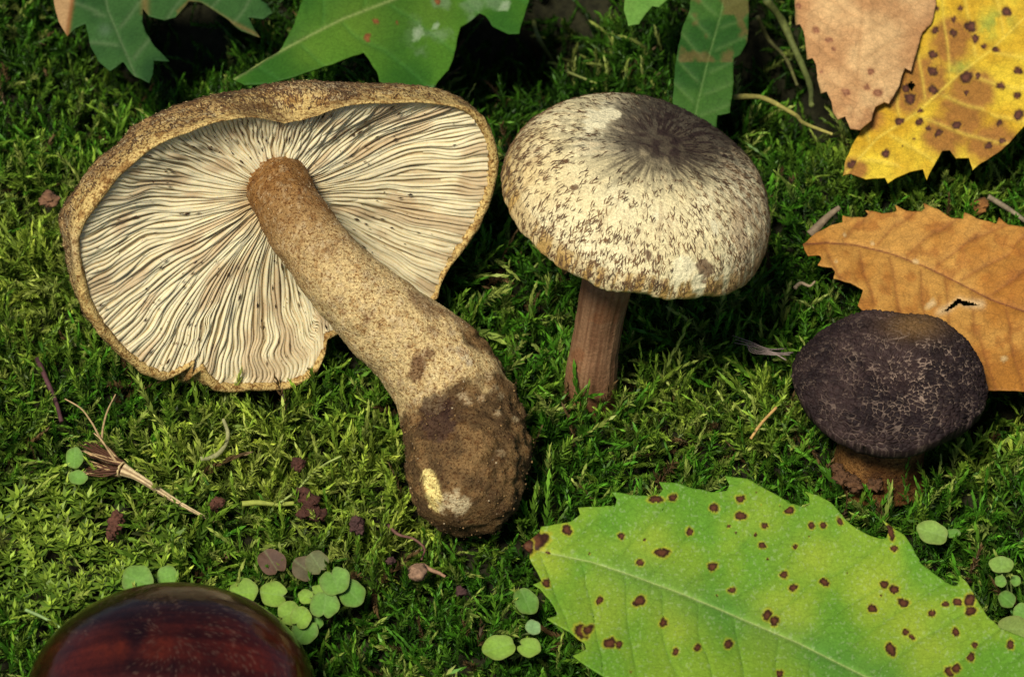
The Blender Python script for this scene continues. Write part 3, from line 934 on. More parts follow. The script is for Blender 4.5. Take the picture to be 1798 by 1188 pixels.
o = build("soil_specks", sv, sf, M_crumb, mA, np.array([0.05, 0.028, 0.014]) * rng.uniform(.4, 1.5, (len(st_), 1)).repeat(6, 0))
o["kind"] = "stuff"

# stem
a0 = ptA(np.array(0.0), np.array(0.0), np.array(-0.22))
sA_px = [(494, 338, None, 58), (520, 385, None, 59), (560, 445, None, 61), (610, 503, None, 66), (672, 560, None, 76), (735, 615, None, 88), (785, 675, None, 99), (813, 745, None, 106), (820, 815, None, 108), (812, 868, None, 92), (803, 900, None, 60), (800, 916, None, 14)]
zst = P_plane(494.0, 338.0, qA, nA)[2] - 0.05
zs = [zst, zst - .02, zst - .12, zst - .30, zst - .55, zst - .85, 1.35, 1.08, 0.98, 0.98, 0.98, 0.96]
SP = []
for (x, y, _, r), z in zip(sA_px, zs):
    p = P(float(x), float(y), z)
    SP.append([*p, r / FPX * ((p - EYE) @ FWD)])
SP = np.array(SP)
SP = np.concatenate([[[*(SP[0, :3] - nA * 0.35 - unit(SP[1, :3] - SP[0, :3]) * 0.1), SP[0, 3] * 1.08]], SP])
cur = catmull(SP, 260)
cur[:, 3] = np.maximum(cur[:, 3], 0.02)
v, f = tube_data(cur[:, :3], cur[:, 3], 128)
nb = 260 * 128
ctr = np.concatenate([np.repeat(cur[:, :3], 128, 0), cur[:1, :3], cur[-1:, :3]])
outw = unit(v - ctr)
ss = np.concatenate([np.repeat(np.linspace(0, 1, 260), 128), [0, 1]])
soil = sstep(0.61, 0.67, ss + (fbm(v, 2.2, 4, 503) - 0.5) * 0.34)
disp = (fbm(v, 1.6, 3, 501) - .5) * 0.10 + (fbm(v, 6, 4, 505) - .5) * 0.05 + soil * ((fbm(v, 9, 4, 507) - .5) * 0.15)
v = v + outw * disp[:, None]
pf = proj(v)
face = (outw @ TO_CAM) > -0.1
n1_, n2_, n3_ = fbm(v, 3.0, 4, 511), fbm(v, 18, 3, 513), fbm(v, 34, 2, 515)
up_ = sstep(0.40, 0.12, ss + (n1_ - .5) * 0.12)
c = mix(np.array([0.60, 0.45, 0.205]), np.array([0.25, 0.125, 0.036]), up_)
c = mix(c, np.array([0.150, 0.075, 0.034]), (0.2 + 0.5 * sstep(0.4, 0.7, ss * .6 + n1_ * .5)) * sstep(0.50, 0.62, n2_ * .6 + n3_ * .4))
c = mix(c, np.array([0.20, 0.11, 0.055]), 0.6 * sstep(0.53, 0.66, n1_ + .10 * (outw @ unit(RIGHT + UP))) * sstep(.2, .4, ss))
c = mix(c, np.array([0.66, 0.52, 0.29]), 0.5 * sstep(0.58, 0.70, n2_) * (1 - up_ * .5))
cs = mix(np.array([0.075, 0.042, 0.016]), np.array([0.185, 0.108, 0.040]), sstep(.35, .65, fbm(v, 5, 4, 519)))
c = mix(c, cs, soil * 0.96)
for pts_, cc, k in (([(752, 832, 10), (754, 845, 13), (758, 860, 14), (763, 875, 13), (766, 884, 12)], (0.80, 0.66, 0.24), 1.0),
                    ([(788, 880, 13), (805, 890, 14), (815, 885, 12), (800, 870, 9), (778, 890, 9)], (0.66, 0.55, 0.32), 0.75),
                    ([(768, 650, 9), (762, 660, 8), (790, 630, 9)], (0.66, 0.52, 0.26), .85), ([(815, 623, 9), (824, 636, 8), (806, 615, 7)], (0.50, 0.44, 0.32), .45),
                    ([(812, 695, 9), (822, 705, 8), (845, 700, 7), (880, 795, 6), (876, 725, 6), (905, 735, 5)], (0.52, 0.40, 0.22), .6),
                    ([(870, 680, 6), (880, 695, 6), (858, 660, 7)], (0.46, 0.36, 0.2), .5),
                    ([(735, 640, 16), (730, 655, 14), (752, 620, 10)], (0.14, 0.07, 0.03), .85), ([(770, 745, 34), (765, 720, 30)], (0.035, 0.016, 0.014), .8)):
    m_ = np.zeros(len(v))
    for x, y, r in pts_:
        dd = np.hypot(pf[:, 0] - x, pf[:, 1] - y) / r
        m_ = np.maximum(m_, 1 - sstep(0.75, 1.15, dd + (n2_ - .5) * 1.1))
    c = mix(c, np.array(cc), k * m_ * face)
stA = build("stem", v, f, M_stipe, mA, c)
stem_col, stem_v, stem_out, stem_soil = c, v, outw, soil
# soil grains sticking to the foot
lum = c.sum(1)
cand = np.nonzero((soil > 0.6) & (lum < 0.35))[0]
pick = rng.choice(cand, 2600)
pos = v[pick] + outw[pick] * 0.004 + rng.normal(0, 0.008, (2600, 3))
sz = 0.004 + 0.018 * rng.uniform(size=2600) ** 6
sv, sf = scatter_mesh(OCT, OCTF, pos, rand_axes(2600), sz)
tone = mix(np.array([0.060, 0.034, 0.013]), np.array([0.25, 0.150, 0.055]), rng.uniform(size=2600) ** 1.6)
tone[rng.uniform(size=2600) < 0.05] = (0.42, 0.33, 0.20)
o = build("soil_crust", sv, sf, M_crumb, stA, tone.repeat(6, 0), smooth=False)
o["kind"] = "stuff"
# pale meal on the upper stem
cand = np.nonzero((ss < 0.62) & (ss > 0.05))[0]
pick = rng.choice(cand, 1500)
sv, sf = scatter_mesh(OCT, OCTF, v[pick] + outw[pick] * 0.002, rand_axes(1500), 0.003 + 0.006 * rng.uniform(size=1500) ** 3)
tone = np.where(rng.uniform(size=(1500, 1)) < 0.55, np.array([[0.66, 0.54, 0.34]]), np.array([[0.13, 0.065, 0.03]]))
o = build("mealy_grains", sv, sf, M_crumb, stA, tone.repeat(6, 0), smooth=False)
o["kind"] = "stuff"


# ------------------------------------------------------------------ caps of the standing mushrooms
def dome(centre, axis, R, prof, nt, squash=None, wob=0.05, seed=0):
    axis = unit(axis)
    u = unit(np.cross([0, 1, 0.2], axis))
    w = np.cross(axis, u)
    t = np.linspace(0, 2 * np.pi, nt, endpoint=False)
    k, h = prof[:, 0][:, None], prof[:, 1][:, None]
    rr = R * (1 + wob * (fbm(np.stack([np.cos(t) * 1.2, np.sin(t) * 1.2, 0 * t], -1), 1, 2, seed) - .5))[None]
    if squash is not None:
        rr = rr * squash(t)[None]
    v = centre + (np.cos(t) * rr * k)[..., None] * u + (np.sin(t) * rr * k)[..., None] * w + (h * R + 0 * t)[..., None] * axis
    rad = unit((np.cos(t) * (k + 0.02))[..., None] * u + (np.sin(t) * (k + 0.02))[..., None] * w)
    # outward normals from the profile
    dk, dh = np.gradient(prof[:, 0]), np.gradient(prof[:, 1])
    nn = unit(-dh[:, None, None] * rad * -1 * -1 + (-dk[:, None, None]) * -1 * -1 * axis)
    return v, t, nn, u, w, axis


def dome_prof(H_, m, under, n):
    """under: (k,h) points of the turned-in margin, then the dome from rim to apex"""
    a = np.linspace(0, np.pi / 2, n)
    k = np.cos(a) ** (2 / m)
    h = H_ * np.sin(a) ** (2 / 2.0)
    k[-1] = 0.0
    return np.array(list(under) + list(zip(k, h)))


def surf_normals(v):
    du = np.roll(v, -1, 1) - np.roll(v, 1, 1)
    dv = np.gradient(v, axis=0)
    n = np.cross(du, dv)
    return unit(n)


# --- pale capped mushroom
baseB = P(1036.0, 712.0, 0.0)
mB = thing("standing_mushroom", "upright mushroom with a pale cream cap streaked dark and a dark brown disc", "mushroom", baseB)
cB = P(1118.0, 358.0, 2.75)
axB = unit(np.array([0.25, 0.05, 1.0]))
scB = ((cB - EYE) @ FWD) / FPX
RB = 243 * scB
pr = dome_prof(0.56, 2.3, [(0.86, -0.035), (0.93, -0.05), (0.975, -0.045), (0.996, -0.02)], 150)
v3, tB, _, u_, w_, a_ = dome(cB, axB, RB, pr, 420, wob=0.05, seed=601)
v3 = v3 + a_ * ((fbm(v3, 0.8, 3, 603) - .5) * 0.14)[..., None]
nB = surf_normals(v3)
if (nB[100, 0] @ a_) < 0:
    nB = -nB
v3 = v3 + nB * ((fbm(v3, 12, 3, 605) - .5) * 0.022)[..., None]
# a ragged, wavy margin
edge_w = np.exp(-((pr[:, 0] - 1.0) / 0.05) ** 2)[:, None] * (np.arange(len(pr)) < 60)[:, None]
tq = np.stack([np.cos(tB), np.sin(tB), 0 * tB], -1)
rag = (fbm(tq * 9, 1, 4, 641, .7) - .5) * 0.13 + (fbm(tq * 2.2, 1, 2, 645) - .5) * 0.16
v3 = v3 + a_ * (edge_w * rag[None])[..., None]
# two shallow nicks in the near margin
pB = proj(v3)
nick = np.exp(-(((pB[..., 0] - 1230) / 14) ** 2 + ((pB[..., 1] - 516) / 10) ** 2)) + .7 * np.exp(-(((pB[..., 0] - 1335) / 9) ** 2 + ((pB[..., 1] - 500) / 9) ** 2))
v3 = v3 + a_ * (0.05 * nick)[..., None]
pB = proj(v3).reshape(-1, 2)
rows = len(pr)
kB = np.broadcast_to(pr[:, 0][:, None], v3.shape[:2]).ravel()
tt = np.broadcast_to(tB, v3.shape[:2]).ravel()
vB = v3.reshape(-1, 3)
pol = np.stack([np.cos(tt) * 22, np.sin(tt) * 22, kB * 7], -1)
n1_, n2_ = fbm(vB, 1.6, 4, 611), fbm(pol, 1, 3, 613)
ap_ = sstep(.10, .34, kB)
n2_ = n2_ * ap_ + fbm(vB, 9, 3, 615) * (1 - ap_)
c = mix(np.array([0.70, 0.60, 0.33]), np.array([0.80, 0.72, 0.44]), sstep(.35, .65, n1_))
dpx = np.hypot((pB[:, 0] - 1196) / 185, (pB[:, 1] - 228) / 104)
disc = 1 - sstep(0.45, 1.25, dpx + (n2_ - .5) * 0.9 + (n1_ - .5) * .35)
c = mix(c, np.array([0.36, 0.24, 0.12]), 0.45 * sstep(0.48, 0.64, n2_ * .55 + n1_ * .45))
c = mix(c, np.array([0.42, 0.27, 0.09]), 0.75 * sstep(0.93, 1.0, kB) * (0.6 + .8 * (n2_ > .5)) * (np.arange(len(kB)) < 420 * 30))
rgt = sstep(1230, 1340, pB[:, 0] + (n1_ - .5) * 120)
c = mix(c, np.array([0.36, 0.235, 0.13]), 0.55 * rgt * sstep(0.36, 0.56, n2_))
lt = sstep(1010, 890, pB[:, 0] + (n1_ - .5) * 90)
c = mix(c, np.array([0.52, 0.33, 0.10]), 0.5 * lt)
c = mix(c, np.array([0.026, 0.015, 0.012]), np.clip(disc, 0, 1) * (0.93 + 0.07 * sstep(.35, .6, n2_)))
bare = [(1045, 212, 18), (1060, 205, 16), (1074, 199, 12), (1035, 225, 12), (1196, 485, 18), (1206, 470, 18), (1222, 497, 18), (1205, 455, 12), (1260, 490, 12), (1255, 395, 14), (1150, 380, 10)]
m_ = np.zeros(len(vB))
for x, y, r in bare:
    m_ = np.maximum(m_, 1 - sstep(0.7, 1.2, np.hypot(pB[:, 0] - x, pB[:, 1] - y) / r + (n2_ - .5) * 1.8 + (fbm(vB, 7, 2, 617) - .5) * 1.6))
c = mix(c, np.array([0.74, 0.67, 0.42]), 0.85 * m_)
n4_ = fbm(vB, 13, 3, 619)
for x, y, rx, ry in ((1240, 474, 17, 20), (1139, 449, 9, 13), (1120, 405, 5, 7), (1010, 330, 7, 5)):
    dd = np.hypot((pB[:, 0] - x) / rx, (pB[:, 1] - y) / ry) + (n4_ - .5) * 1.5
    c = mix(c, np.array([0.15, 0.09, 0.05]), 0.9 * (1 - sstep(.8, 1.05, dd)))
capB = build("cap", vB, grid_faces(rows, 420), M_cap, mB, c)
bareB = m_.reshape(v3.shape[:2])
discB = disc.reshape(v3.shape[:2])
# dark appressed fibrils, laid down the slope of the cap
nf = 5600
ri = (rows - 4 - 146 * np.sqrt(rng.uniform(0.0, 0.985, nf))).astype(int).clip(8, rows - 8)
ci = rng.integers(0, 420, nf)
dens = fbm(v3[ri, ci], 1.5, 3, 621)
ok = (rng.uniform(size=nf) < (0.30 + 1.3 * (dens - .3))) & (bareB[ri, ci] < .3) & (pr[ri, 0] > .22)
ri, ci = ri[ok], ci[ok]
tone = mix(np.array([0.20, 0.115, 0.050]), np.array([0.060, 0.032, 0.020]), rng.uniform(size=len(ri)))
dk_ = np.clip(discB[ri, ci], 0, 1)[:, None]
tone = tone * (1 - dk_) + np.array([0.030, 0.018, 0.014]) * dk_
lw_ = rng.uniform(size=len(ri))
twin = rng.uniform(size=len(ri)) < .55
base_p, base_n, base_d = v3[ri, ci], nB[ri, ci], unit(v3[ri - 3, ci] - v3[ri, ci])
sdir = unit(np.cross(base_n, base_d))
f1 = fibrils(base_p, base_n, base_d + sdir * .30, (.03, .11), (.002, .0075), .14)
f2 = fibrils(base_p[twin] + sdir[twin] * .028, base_n[twin], (base_d - sdir * .34)[twin], (.03, .09), (.002, .0075), .14)
fv = np.concatenate([f1[0], f2[0]])
ff = np.concatenate([f1[1], f2[1] + len(f1[0])])
tone = np.concatenate([tone, tone[twin]])
o = build("cap_fibrils", fv, ff, M_fibril, capB, tone.repeat(7, 0))
o["kind"] = "stuff"
# pale underside with gills as ridges
kg = np.linspace(0.24, 0.90, 14)[:, None]
tg = np.linspace(0, 2 * np.pi, 480, endpoint=False)
hg = -0.03 - 0.03 * np.sin(np.pi * kg) + 0.025 * np.sign(np.sin(tg * 120))[None] * np.sin(np.pi * np.clip((kg - .2) / .76, 0, 1))
gvv = cB + (np.cos(tg) * RB * kg)[..., None] * u_ + (np.sin(tg) * RB * kg)[..., None] * w_ + (hg * RB)[..., None] * a_
gvv = gvv.reshape(-1, 3)
build("gills", gvv, grid_faces(14, 480), M_gill, mB, np.array([0.62, 0.5, 0.3]) * (0.85 + .3 * fbm(gvv, 5, 2, 631))[:, None])


def stipe(name, pts, parent, colfun, n=150, nc=72, seed=0, rib=0.02, mat=M_stipe):
    cur = catmull(np.array(pts), n)
    v, f = tube_data(cur[:, :3], cur[:, 3], nc)
    ctr = np.concatenate([np.repeat(cur[:, :3], nc, 0), cur[:1, :3], cur[-1:, :3]])
    ow = unit(v - ctr)
    s = np.concatenate([np.repeat(np.linspace(0, 1, n), nc), [0, 1]])
    ph = np.concatenate([np.tile(np.linspace(0, 2 * np.pi, nc, endpoint=False), n), [0, 0]])
    fib = fbm(np.stack([np.cos(ph) * 12, np.sin(ph) * 12, s * 3.5], -1), 1, 3, seed)
    v = v + ow * ((fib - .5) * rib + (fbm(v, 1.5, 3, seed + 5) - .5) * 0.08)[:, None]
    return build(name, v, f, mat, parent, colfun(v, s, ph, fib))


def zpt(x, y, z, rpx):
    p = P(float(x), float(y), z)
    return [*p, rpx / FPX * ((p - EYE) @ FWD)]


def colB(v, s, ph, fib):
    n = fbm(v, 3, 4, 642)
    c = mix(np.array([0.15, 0.072, 0.034]), np.array([0.27, 0.150, 0.075]), sstep(.35, .65, fib * .6 + n * .4))
    c = mix(c, np.array([0.19, 0.065, 0.022]), 0.6 * sstep(.3, .05, s) + .5 * sstep(.55, .7, n))
    return mix(c, np.array([0.34, 0.21, 0.11]), 0.5 * sstep(.6, .95, s))


topB = cB - a_ * 0.05
stB = [zpt(1034, 730, -0.15, 52), zpt(1036, 700, 0.15, 47), zpt(1040, 650, 0.62, 44), zpt(1049, 590, 1.12, 42), zpt(1062, 520, 1.72, 43), zpt(1080, 450, 2.25, 45), [*topB, 52 * scB]]
stipe("stem", stB, mB, colB, n=200, nc=120, seed=641, mat=M_silky)

# --- small dark mushroom
baseC = P(1541.0, 845.0, 0.0)
mC = thing("young_mushroom", "small mushroom with a dark purple brown cracked cap and short brown stem", "mushroom", baseC)
cC = P(1564.0, 669.0, 1.24)
scC = ((cC - EYE) @ FWD) / FPX
RC = 175 * scC
pr = [(0.66, -0.17), (0.78, -0.21), (0.87, -0.205), (0.94, -0.16), (0.98, -0.09)]
a = np.linspace(0, 1, 180)
kC = np.cos(a * np.pi / 2) ** 0.72
kC[-1] = 0
hC = 0.27 * (1 - kC ** 3.4) ** 0.55 - 0.15 * np.exp(-(kC / 0.34) ** 2)
pr = np.array(pr + list(zip(kC, hC)))
axC = unit(np.array([-0.03, 0.08, 1.0]))
NC = 540
v3, tC, _, uc, wc, ac = dome(cC, axC, RC, pr, NC, squash=lambda t: 1 + 0.02 * np.cos(2 * t + 1), wob=0.10, seed=651)
v3 = v3 + ac * ((fbm(v3, 1.0, 3, 653) - .5) * 0.26)[..., None]
nC = surf_normals(v3)
if (nC[100, 0] @ ac) < 0:
    nC = -nC


def worley(p, seed):
    i0 = np.floor(p).astype(np.int64)
    f1, f2 = np.full(len(p), 9.0), np.full(len(p), 9.0)
    with np.errstate(over='ignore'):
        for dx in (-1, 0, 1):
            for dy in (-1, 0, 1):
                for dz in (-1, 0, 1):
                    q = i0 + [dx, dy, dz]
                    jit = np.stack([_hash(q[:, 0], q[:, 1], q[:, 2], seed + k) for k in range(3)], -1)
                    d = np.linalg.norm(q + jit - p, axis=1)
                    f2 = np.where(d < f1, f1, np.minimum(f2, d))
                    f1 = np.minimum(f1, d)
    return f1, f2


vC = v3.reshape(-1, 3)
warp = np.stack([fbm(vC, 6, 3, 660 + k) for k in range(3)], -1) - .5
f1, f2 = worley((vC + warp * 0.10) * np.array([14.5, 17.0, 16.0]), 670)
gap = sstep(0.02, 0.34, f2 - f1)
nC2 = nC.reshape(-1, 3)
vC = vC + nC2 * (0.026 * np.repeat(sstep(4, 34, np.arange(len(pr), dtype=float)), NC) * (gap - 1) * (.4 + 1.1 * fbm(vC, 2.5, 2, 675)) + (fbm(vC, 22, 2, 676) - .5) * 0.02 + (fbm(vC, 5, 2, 677) - .5) * 0.05)[:, None]
pC = proj(vC)
n1_ = fbm(vC, 2.2, 4, 657)
c = np.ones((len(vC), 3)) * np.array([0.016, 0.0095, 0.010])
c = mix(c, np.array([0.040, 0.024, 0.022]), sstep(.4, .65, n1_))
c = c * (0.45 + 0.7 * fbm(vC, 16, 2, 678))[:, None]
brn = np.exp(-(((pC[:, 0] - 1605) / 48) ** 2 + ((pC[:, 1] - 572) / 22) ** 2))
c = mix(c, np.array([0.140, 0.078, 0.028]), 0.85 * brn)
crack = 0.22 + 0.78 * np.exp(-(((pC[:, 0] - 1605) / 105) ** 2 + ((pC[:, 1] - 655) / 75) ** 2))
crack = crack * (1 - .8 * brn) * sstep(.36, .62, fbm(vC, 7.0, 4, 679, .7))
c = mix(c, np.array([0.36, 0.26, 0.19]), 0.8 * crack * (1 - sstep(0.02, 0.12, f2 - f1)))
M_dark = material("cracked_cap", 0.65, 0.12, ((40, 0.5, 0.012), (110, 0.5, 0.008)), ((60, .7, 1.3),))
build("cap", vC, grid_faces(len(pr), NC), M_dark, mC, c)
kg = np.linspace(0.30, 0.80, 10)[:, None]
hg = -0.14 - 0.02 * np.sin(np.pi * kg) + 0.03 * np.sign(np.sin(tg * 90))[None] + 0 * kg
gvv = (cC + (np.cos(tg) * RC * kg)[..., None] * uc + (np.sin(tg) * RC * kg)[..., None] * wc + (hg * RC)[..., None] * ac).reshape(-1, 3)
build("gills", gvv, grid_faces(10, 480), M_gill, mC, np.array([0.5, 0.38, 0.2]) * (0.85 + .3 * fbm(gvv, 5, 2, 661))[:, None])


def colC(v, s, ph, fib):
    n, n2 = fbm(v, 4, 4, 672), fbm(v, 16, 3, 673)
    c = mix(np.array([0.120, 0.052, 0.014]), np.array([0.255, 0.125, 0.036]), sstep(.35, .65, n))
    return mix(c, np.array([0.06, 0.028, 0.012]), 0.6 * sstep(.5, .65, n2))


stipe("stem", [zpt(1540, 862, -0.12, 84), zpt(1541, 832, 0.06, 79), zpt(1545, 800, 0.32, 76), zpt(1552, 765, 0.6, 74), [*(cC - ac * 0.1), 78 * scC]], mC, colC, n=110, seed=671)
BODIES = []

# ------------------------------------------------------------------ glossy nut
baseN = P(302.0, 1262.0, 0.0)
cN = P(302.0, 1232.0, 1.04)
nt_, np_ = 200, 150
t = np.linspace(0, 2 * np.pi, nt_, endpoint=False)
b = np.linspace(-np.pi / 2, np.pi / 2, np_)[:, None]
ex, ey, ez = 1.50, 1.30, 1.08
cx = np.cos(b) ** 0.92 * np.cos(t)
cy = np.cos(b) ** 0.92 * np.sin(t)
cz = np.sin(b) + 0 * t
tip = 0.16 * np.exp(-((cx - 0.15)**2 + (cy + 0.98)**2) / 0.06)
vN = np.stack([cx * ex, cy * (ey + tip), np.where(cz > 0, cz * ez, cz * ez * 0.96)], -1)
vN = vN * (1 + 0.05 * (fbm(vN, 0.8, 2, 701) - .5))[..., None]
vN = (vN + cN).reshape(-1, 3)
pN = proj(vN)
rel = vN - cN
an = np.arctan2(rel[:, 2], rel[:, 0])
stv = fbm(np.stack([np.cos(an) * 3, np.sin(an) * 3, rel[:, 1] * 1.2], -1), 1, 4, 703)
c = mix(np.array([0.020, 0.0035, 0.0022]), np.array([0.045, 0.0065, 0.0030]), sstep(.3, .7, stv))
c = mix(c, np.array([0.085, 0.010, 0.004]), 0.8 * np.exp(-(((pN[:, 0] - 470) / 60) ** 2 + ((pN[:, 1] - 1110) / 90) ** 2)))
c = mix(c, np.array([0.012, 0.005, 0.003]), 0.8 * np.exp(-((rel[:, 1] - 0.55) / 0.35) ** 2))
c = mix(c, np.array([0.13, 0.018, 0.004]), 0.7 * np.exp(-(((pN[:, 0] - 235) / 55) ** 2 + ((pN[:, 1] - 1138) / 28) ** 2)) * sstep(.3, .6, stv))
an2 = np.arctan2(rel[:, 2], rel[:, 1])
st2 = fbm(np.stack([np.cos(an2) * 9, np.sin(an2) * 9, rel[:, 0] * 0.5], -1), 1, 4, 707, .7)
c = c * (0.42 + 0.55 * sstep(.25, .75, st2))[:, None]
dust = sstep(.60, .72, fbm(vN, 40, 2, 709, .7)) * sstep(.45, .6, fbm(vN, 2.5, 2, 711))
c = mix(c, np.array([0.16, 0.10, 0.07]), 0.22 * dust)
mN = thing("chestnut", "glossy dark red brown chestnut resting on the moss", "chestnut", [cN[0], cN[1], 0.0])
M_nut = material("nut_shell", 0.17, 0.42, ((1.6, 0.5, 0.06), (14, 0.06, 0.01), (70, 0.12, 0.003)), ((2, .5, 1.5), (25, .8, 1.2)))
sh_ = build("shell", vN, grid_faces(np_, nt_), M_nut, mN, c)
# the pale scar on the near underside
ts, ks = np.linspace(0, 2 * np.pi, 40, endpoint=False), np.linspace(0, 1, 8)[:, None]
bb = -0.55 + 0.32 * ks * np.sin(ts)
aa = -1.45 + 0.62 * ks * np.cos(ts)
hv = np.stack([np.cos(bb) ** .92 * np.cos(aa) * ex, np.cos(bb) ** .92 * np.sin(aa) * ey, np.sin(bb) * ez * .96], -1) * 1.035
build("scar", (hv + cN).reshape(-1, 3), grid_faces(8, 40), M_wood, mN, np.ones((320, 3)) * np.array([0.42, 0.30, 0.18]))


# ------------------------------------------------------------------ small plants, stalks and litter
def mz(x, y, add=0.0, lift=0.42):
    """height of the top of the moss under a pixel"""
    z = 0.4
    for _ in range(5):
        q = P(float(x), float(y), z)
        z = float(gz(q[0], q[1])) + lift + add
    return z


def on_moss(x, y, add=0.0, lift=0.42):
    return P(float(x), float(y), mz(x, y, add, lift))


def disc_leaf(parent, x, y, r, notch_deg, col, elong=1.0, tilt=(0, 0), add=0.1, notch=0.35, name="leaf"):
    """a small rounded, notched leaf; r in pixels, notch direction in the picture (0 right, 90 down)"""
    p = on_moss(x, y, add + 0.10)
    rc = r / FPX * ((p - EYE) @ FWD)
    na, nk = 36, 7
    a = np.linspace(0, 2 * np.pi, na, endpoint=False)
    k = np.linspace(0, 1, nk)[:, None]
    prof = (1 - notch * np.exp(-((((a + np.pi) % (2 * np.pi)) - np.pi) / 0.22) ** 2)) * (1 + .05 * np.sin(2 * a + x) + .035 * np.sin(5 * a + y))
    u, w = np.cos(a) * prof * k * elong, np.sin(a) * prof * k
    d = math.radians(notch_deg)
    nrm = unit(np.array([tilt[0], -0.35 + tilt[1], 1.0]))
    e1 = RIGHT * math.cos(d) - UP * math.sin(d)
    e1 = unit(e1 - nrm * (e1 @ nrm))
    e2 = np.cross(nrm, e1)
    hgt = 0.06 * (u * u - .6 * w * w) + 0.05 * np.cos(3 * a + x) * k ** 2 + 0.10 * np.abs(w) + 0.03 * np.sin(9 * a) * k ** 3
    v = p + (u * rc)[..., None] * e1 + (w * rc)[..., None] * e2 + (hgt * rc)[..., None] * nrm
    v = v.reshape(-1, 3)
    cc = np.asarray(col) * (0.7 + 0.6 * fbm(v, 9, 4, int(x)))[:, None]
    ed_ = np.broadcast_to(k ** 6, u.shape).ravel()
    cc = mix(cc, np.array([0.13, 0.075, 0.03]), 0.35 * ed_) 
    cc = mix(cc, np.array([0.26, 0.40, 0.14]), 0.18 * np.exp(-(w.ravel() / 0.05) ** 2))
    gf_ = grid_faces(nk, na)
    ring_ = (nk - 1) * na + np.arange(na)
    rim_ = np.stack([ring_, np.roll(ring_, -1), np.roll(ring_, -1) + nk * na, ring_ + nk * na], -1)
    o = build(name, np.concatenate([v, v - nrm * 0.006]), [gf_, gf_[:, ::-1] + nk * na, rim_], M_herb, parent, np.concatenate([cc, cc * .9]))
    sharp = np.zeros(len(o.data.edges), bool)
    ev_ = np.empty(len(o.data.edges) * 2, np.int32)
    o.data.edges.foreach_get("vertices", ev_)
    ev_ = ev_.reshape(-1, 2)
    sharp[:] = (((ev_ % (nk * na)) >= (nk - 1) * na).all(1)) & ((ev_[:, 0] < nk * na) == (ev_[:, 1] < nk * na))
    at_ = o.data.attributes.new("sharp_edge", 'BOOLEAN', 'EDGE')
    at_.data.foreach_set("value", sharp)
    return p + e1 * rc * (1 - notch) * 0.9


G1, G2, G3, PUR = (0.14, 0.29, 0.045), (0.19, 0.33, 0.04), (0.10, 0.23, 0.03), (0.105, 0.060, 0.040)


def seedling(name, label, leaves, foot_px, group=None):
    f0 = on_moss(*foot_px, add=0.0, lift=0.02)
    t_ = thing(name, label, "seedling", f0, group)
    for L_ in leaves:
        q = disc_leaf(t_, *L_[:5], **(L_[5] if len(L_) > 5 else {}))
        mid = (q + f0) / 2 + np.array([0, 0, 0.06])
        tube("leaf_stalk", catmull([[*q], [*mid], [*f0]], 10), 0.011, M_herb, t_, 6, 0.0, (0.16, 0.22, 0.06))
    return t_


seedling("creeping_plant", "cluster of small round notched green leaves beside the chestnut", [
    (588, 1020, 27, 250, G1, dict(add=.18)), (618, 1042, 25, 230, G3, dict(add=.10)), (481, 1043, 24, 10, G2, dict(elong=1.05)), (537, 1047, 14, 20, G2), (570, 1062, 25, 95, G1, dict(elong=1.1, add=.14)),
    (508, 1076, 22, 140, G2, dict(add=.05)), (528, 1084, 20, 120, G2, dict(add=.09)), (535, 1107, 25, 300, G3, dict(add=.02)), (556, 1094, 12, 90, G3, dict(add=-.05)), (560, 1040, 16, 200, G2, dict(add=.0))], (545, 1070))
seedling("creeping_plant", "two rounded purple tinged leaves behind the cluster of round green leaves", [
    (478, 987, 24, 60, PUR, dict(elong=1.1)), (536, 998, 24, 40, (0.10, 0.085, 0.045), dict(add=.12)), (556, 988, 22, 60, (0.13, 0.15, 0.06), dict(add=.14))], (520, 1020))
seedling("seedling", "pair of round green seed leaves just behind the chestnut", [(242, 1019, 29, 20, G1, dict(notch=.05)), (294, 1012, 20, 160, G1, dict(notch=.05))], (272, 1030))
seedling("seedling", "single round yellowish green leaf tucked against the chestnut's side", [(427, 1040, 26, 180, G2, dict(notch=.1))], (415, 1062))
seedling("seedling", "two oval bright green leaves beside the bristly dry stalk", [(131, 804, 15, 90, G1, dict(elong=1.45, notch=.03)), (137, 838, 13, 200, G1, dict(elong=1.4, notch=.03))], (128, 826))
seedling("seedling", "seedling with two pale green leaves and a tiny toothed one, beside the spotted leaf", [
    (876, 1136, 24, 340, G2, dict(elong=1.2, notch=.06)), (929, 1136, 18, 200, G2, dict(elong=1.2, notch=.3)), (936, 1101, 14, 110, (0.2, .36, .13), dict(notch=.1))], (905, 1130))
seedling("seedling", "single folded green leaf beside the spotted leaf's toothed tip", [(924, 1056, 21, 70, G3, dict(elong=1.25, notch=.04))], (915, 1072))
seedling("seedling", "oval green leaf with a brown spot behind the spotted green leaf", [(1637, 935, 22, 20, (0.20, .33, .06), dict(elong=1.3, notch=.03, add=.15)), (1672, 936, 9, 180, G3, dict(elong=1.6, notch=.02))], (1668, 948))
seedling("seedling", "upright seedling with small paired green leaves beside the spotted leaf's upper edge", [
    (1758, 991, 21, 90, (0.20, .34, .06), dict(elong=.8, notch=.03, add=.25)), (1757, 1020, 11, 0, G1, dict(notch=.1, add=.15)), (1783, 1019, 10, 180, G1, dict(notch=.1, add=.15)),
    (1768, 1052, 16, 45, G3, dict(notch=.1)), (1795, 1076, 18, 200, G1, dict(notch=.1)), (1782, 1104, 24, 180, (0.18, .26, .05), dict(elong=1.3, notch=.04))], (1776, 1085))

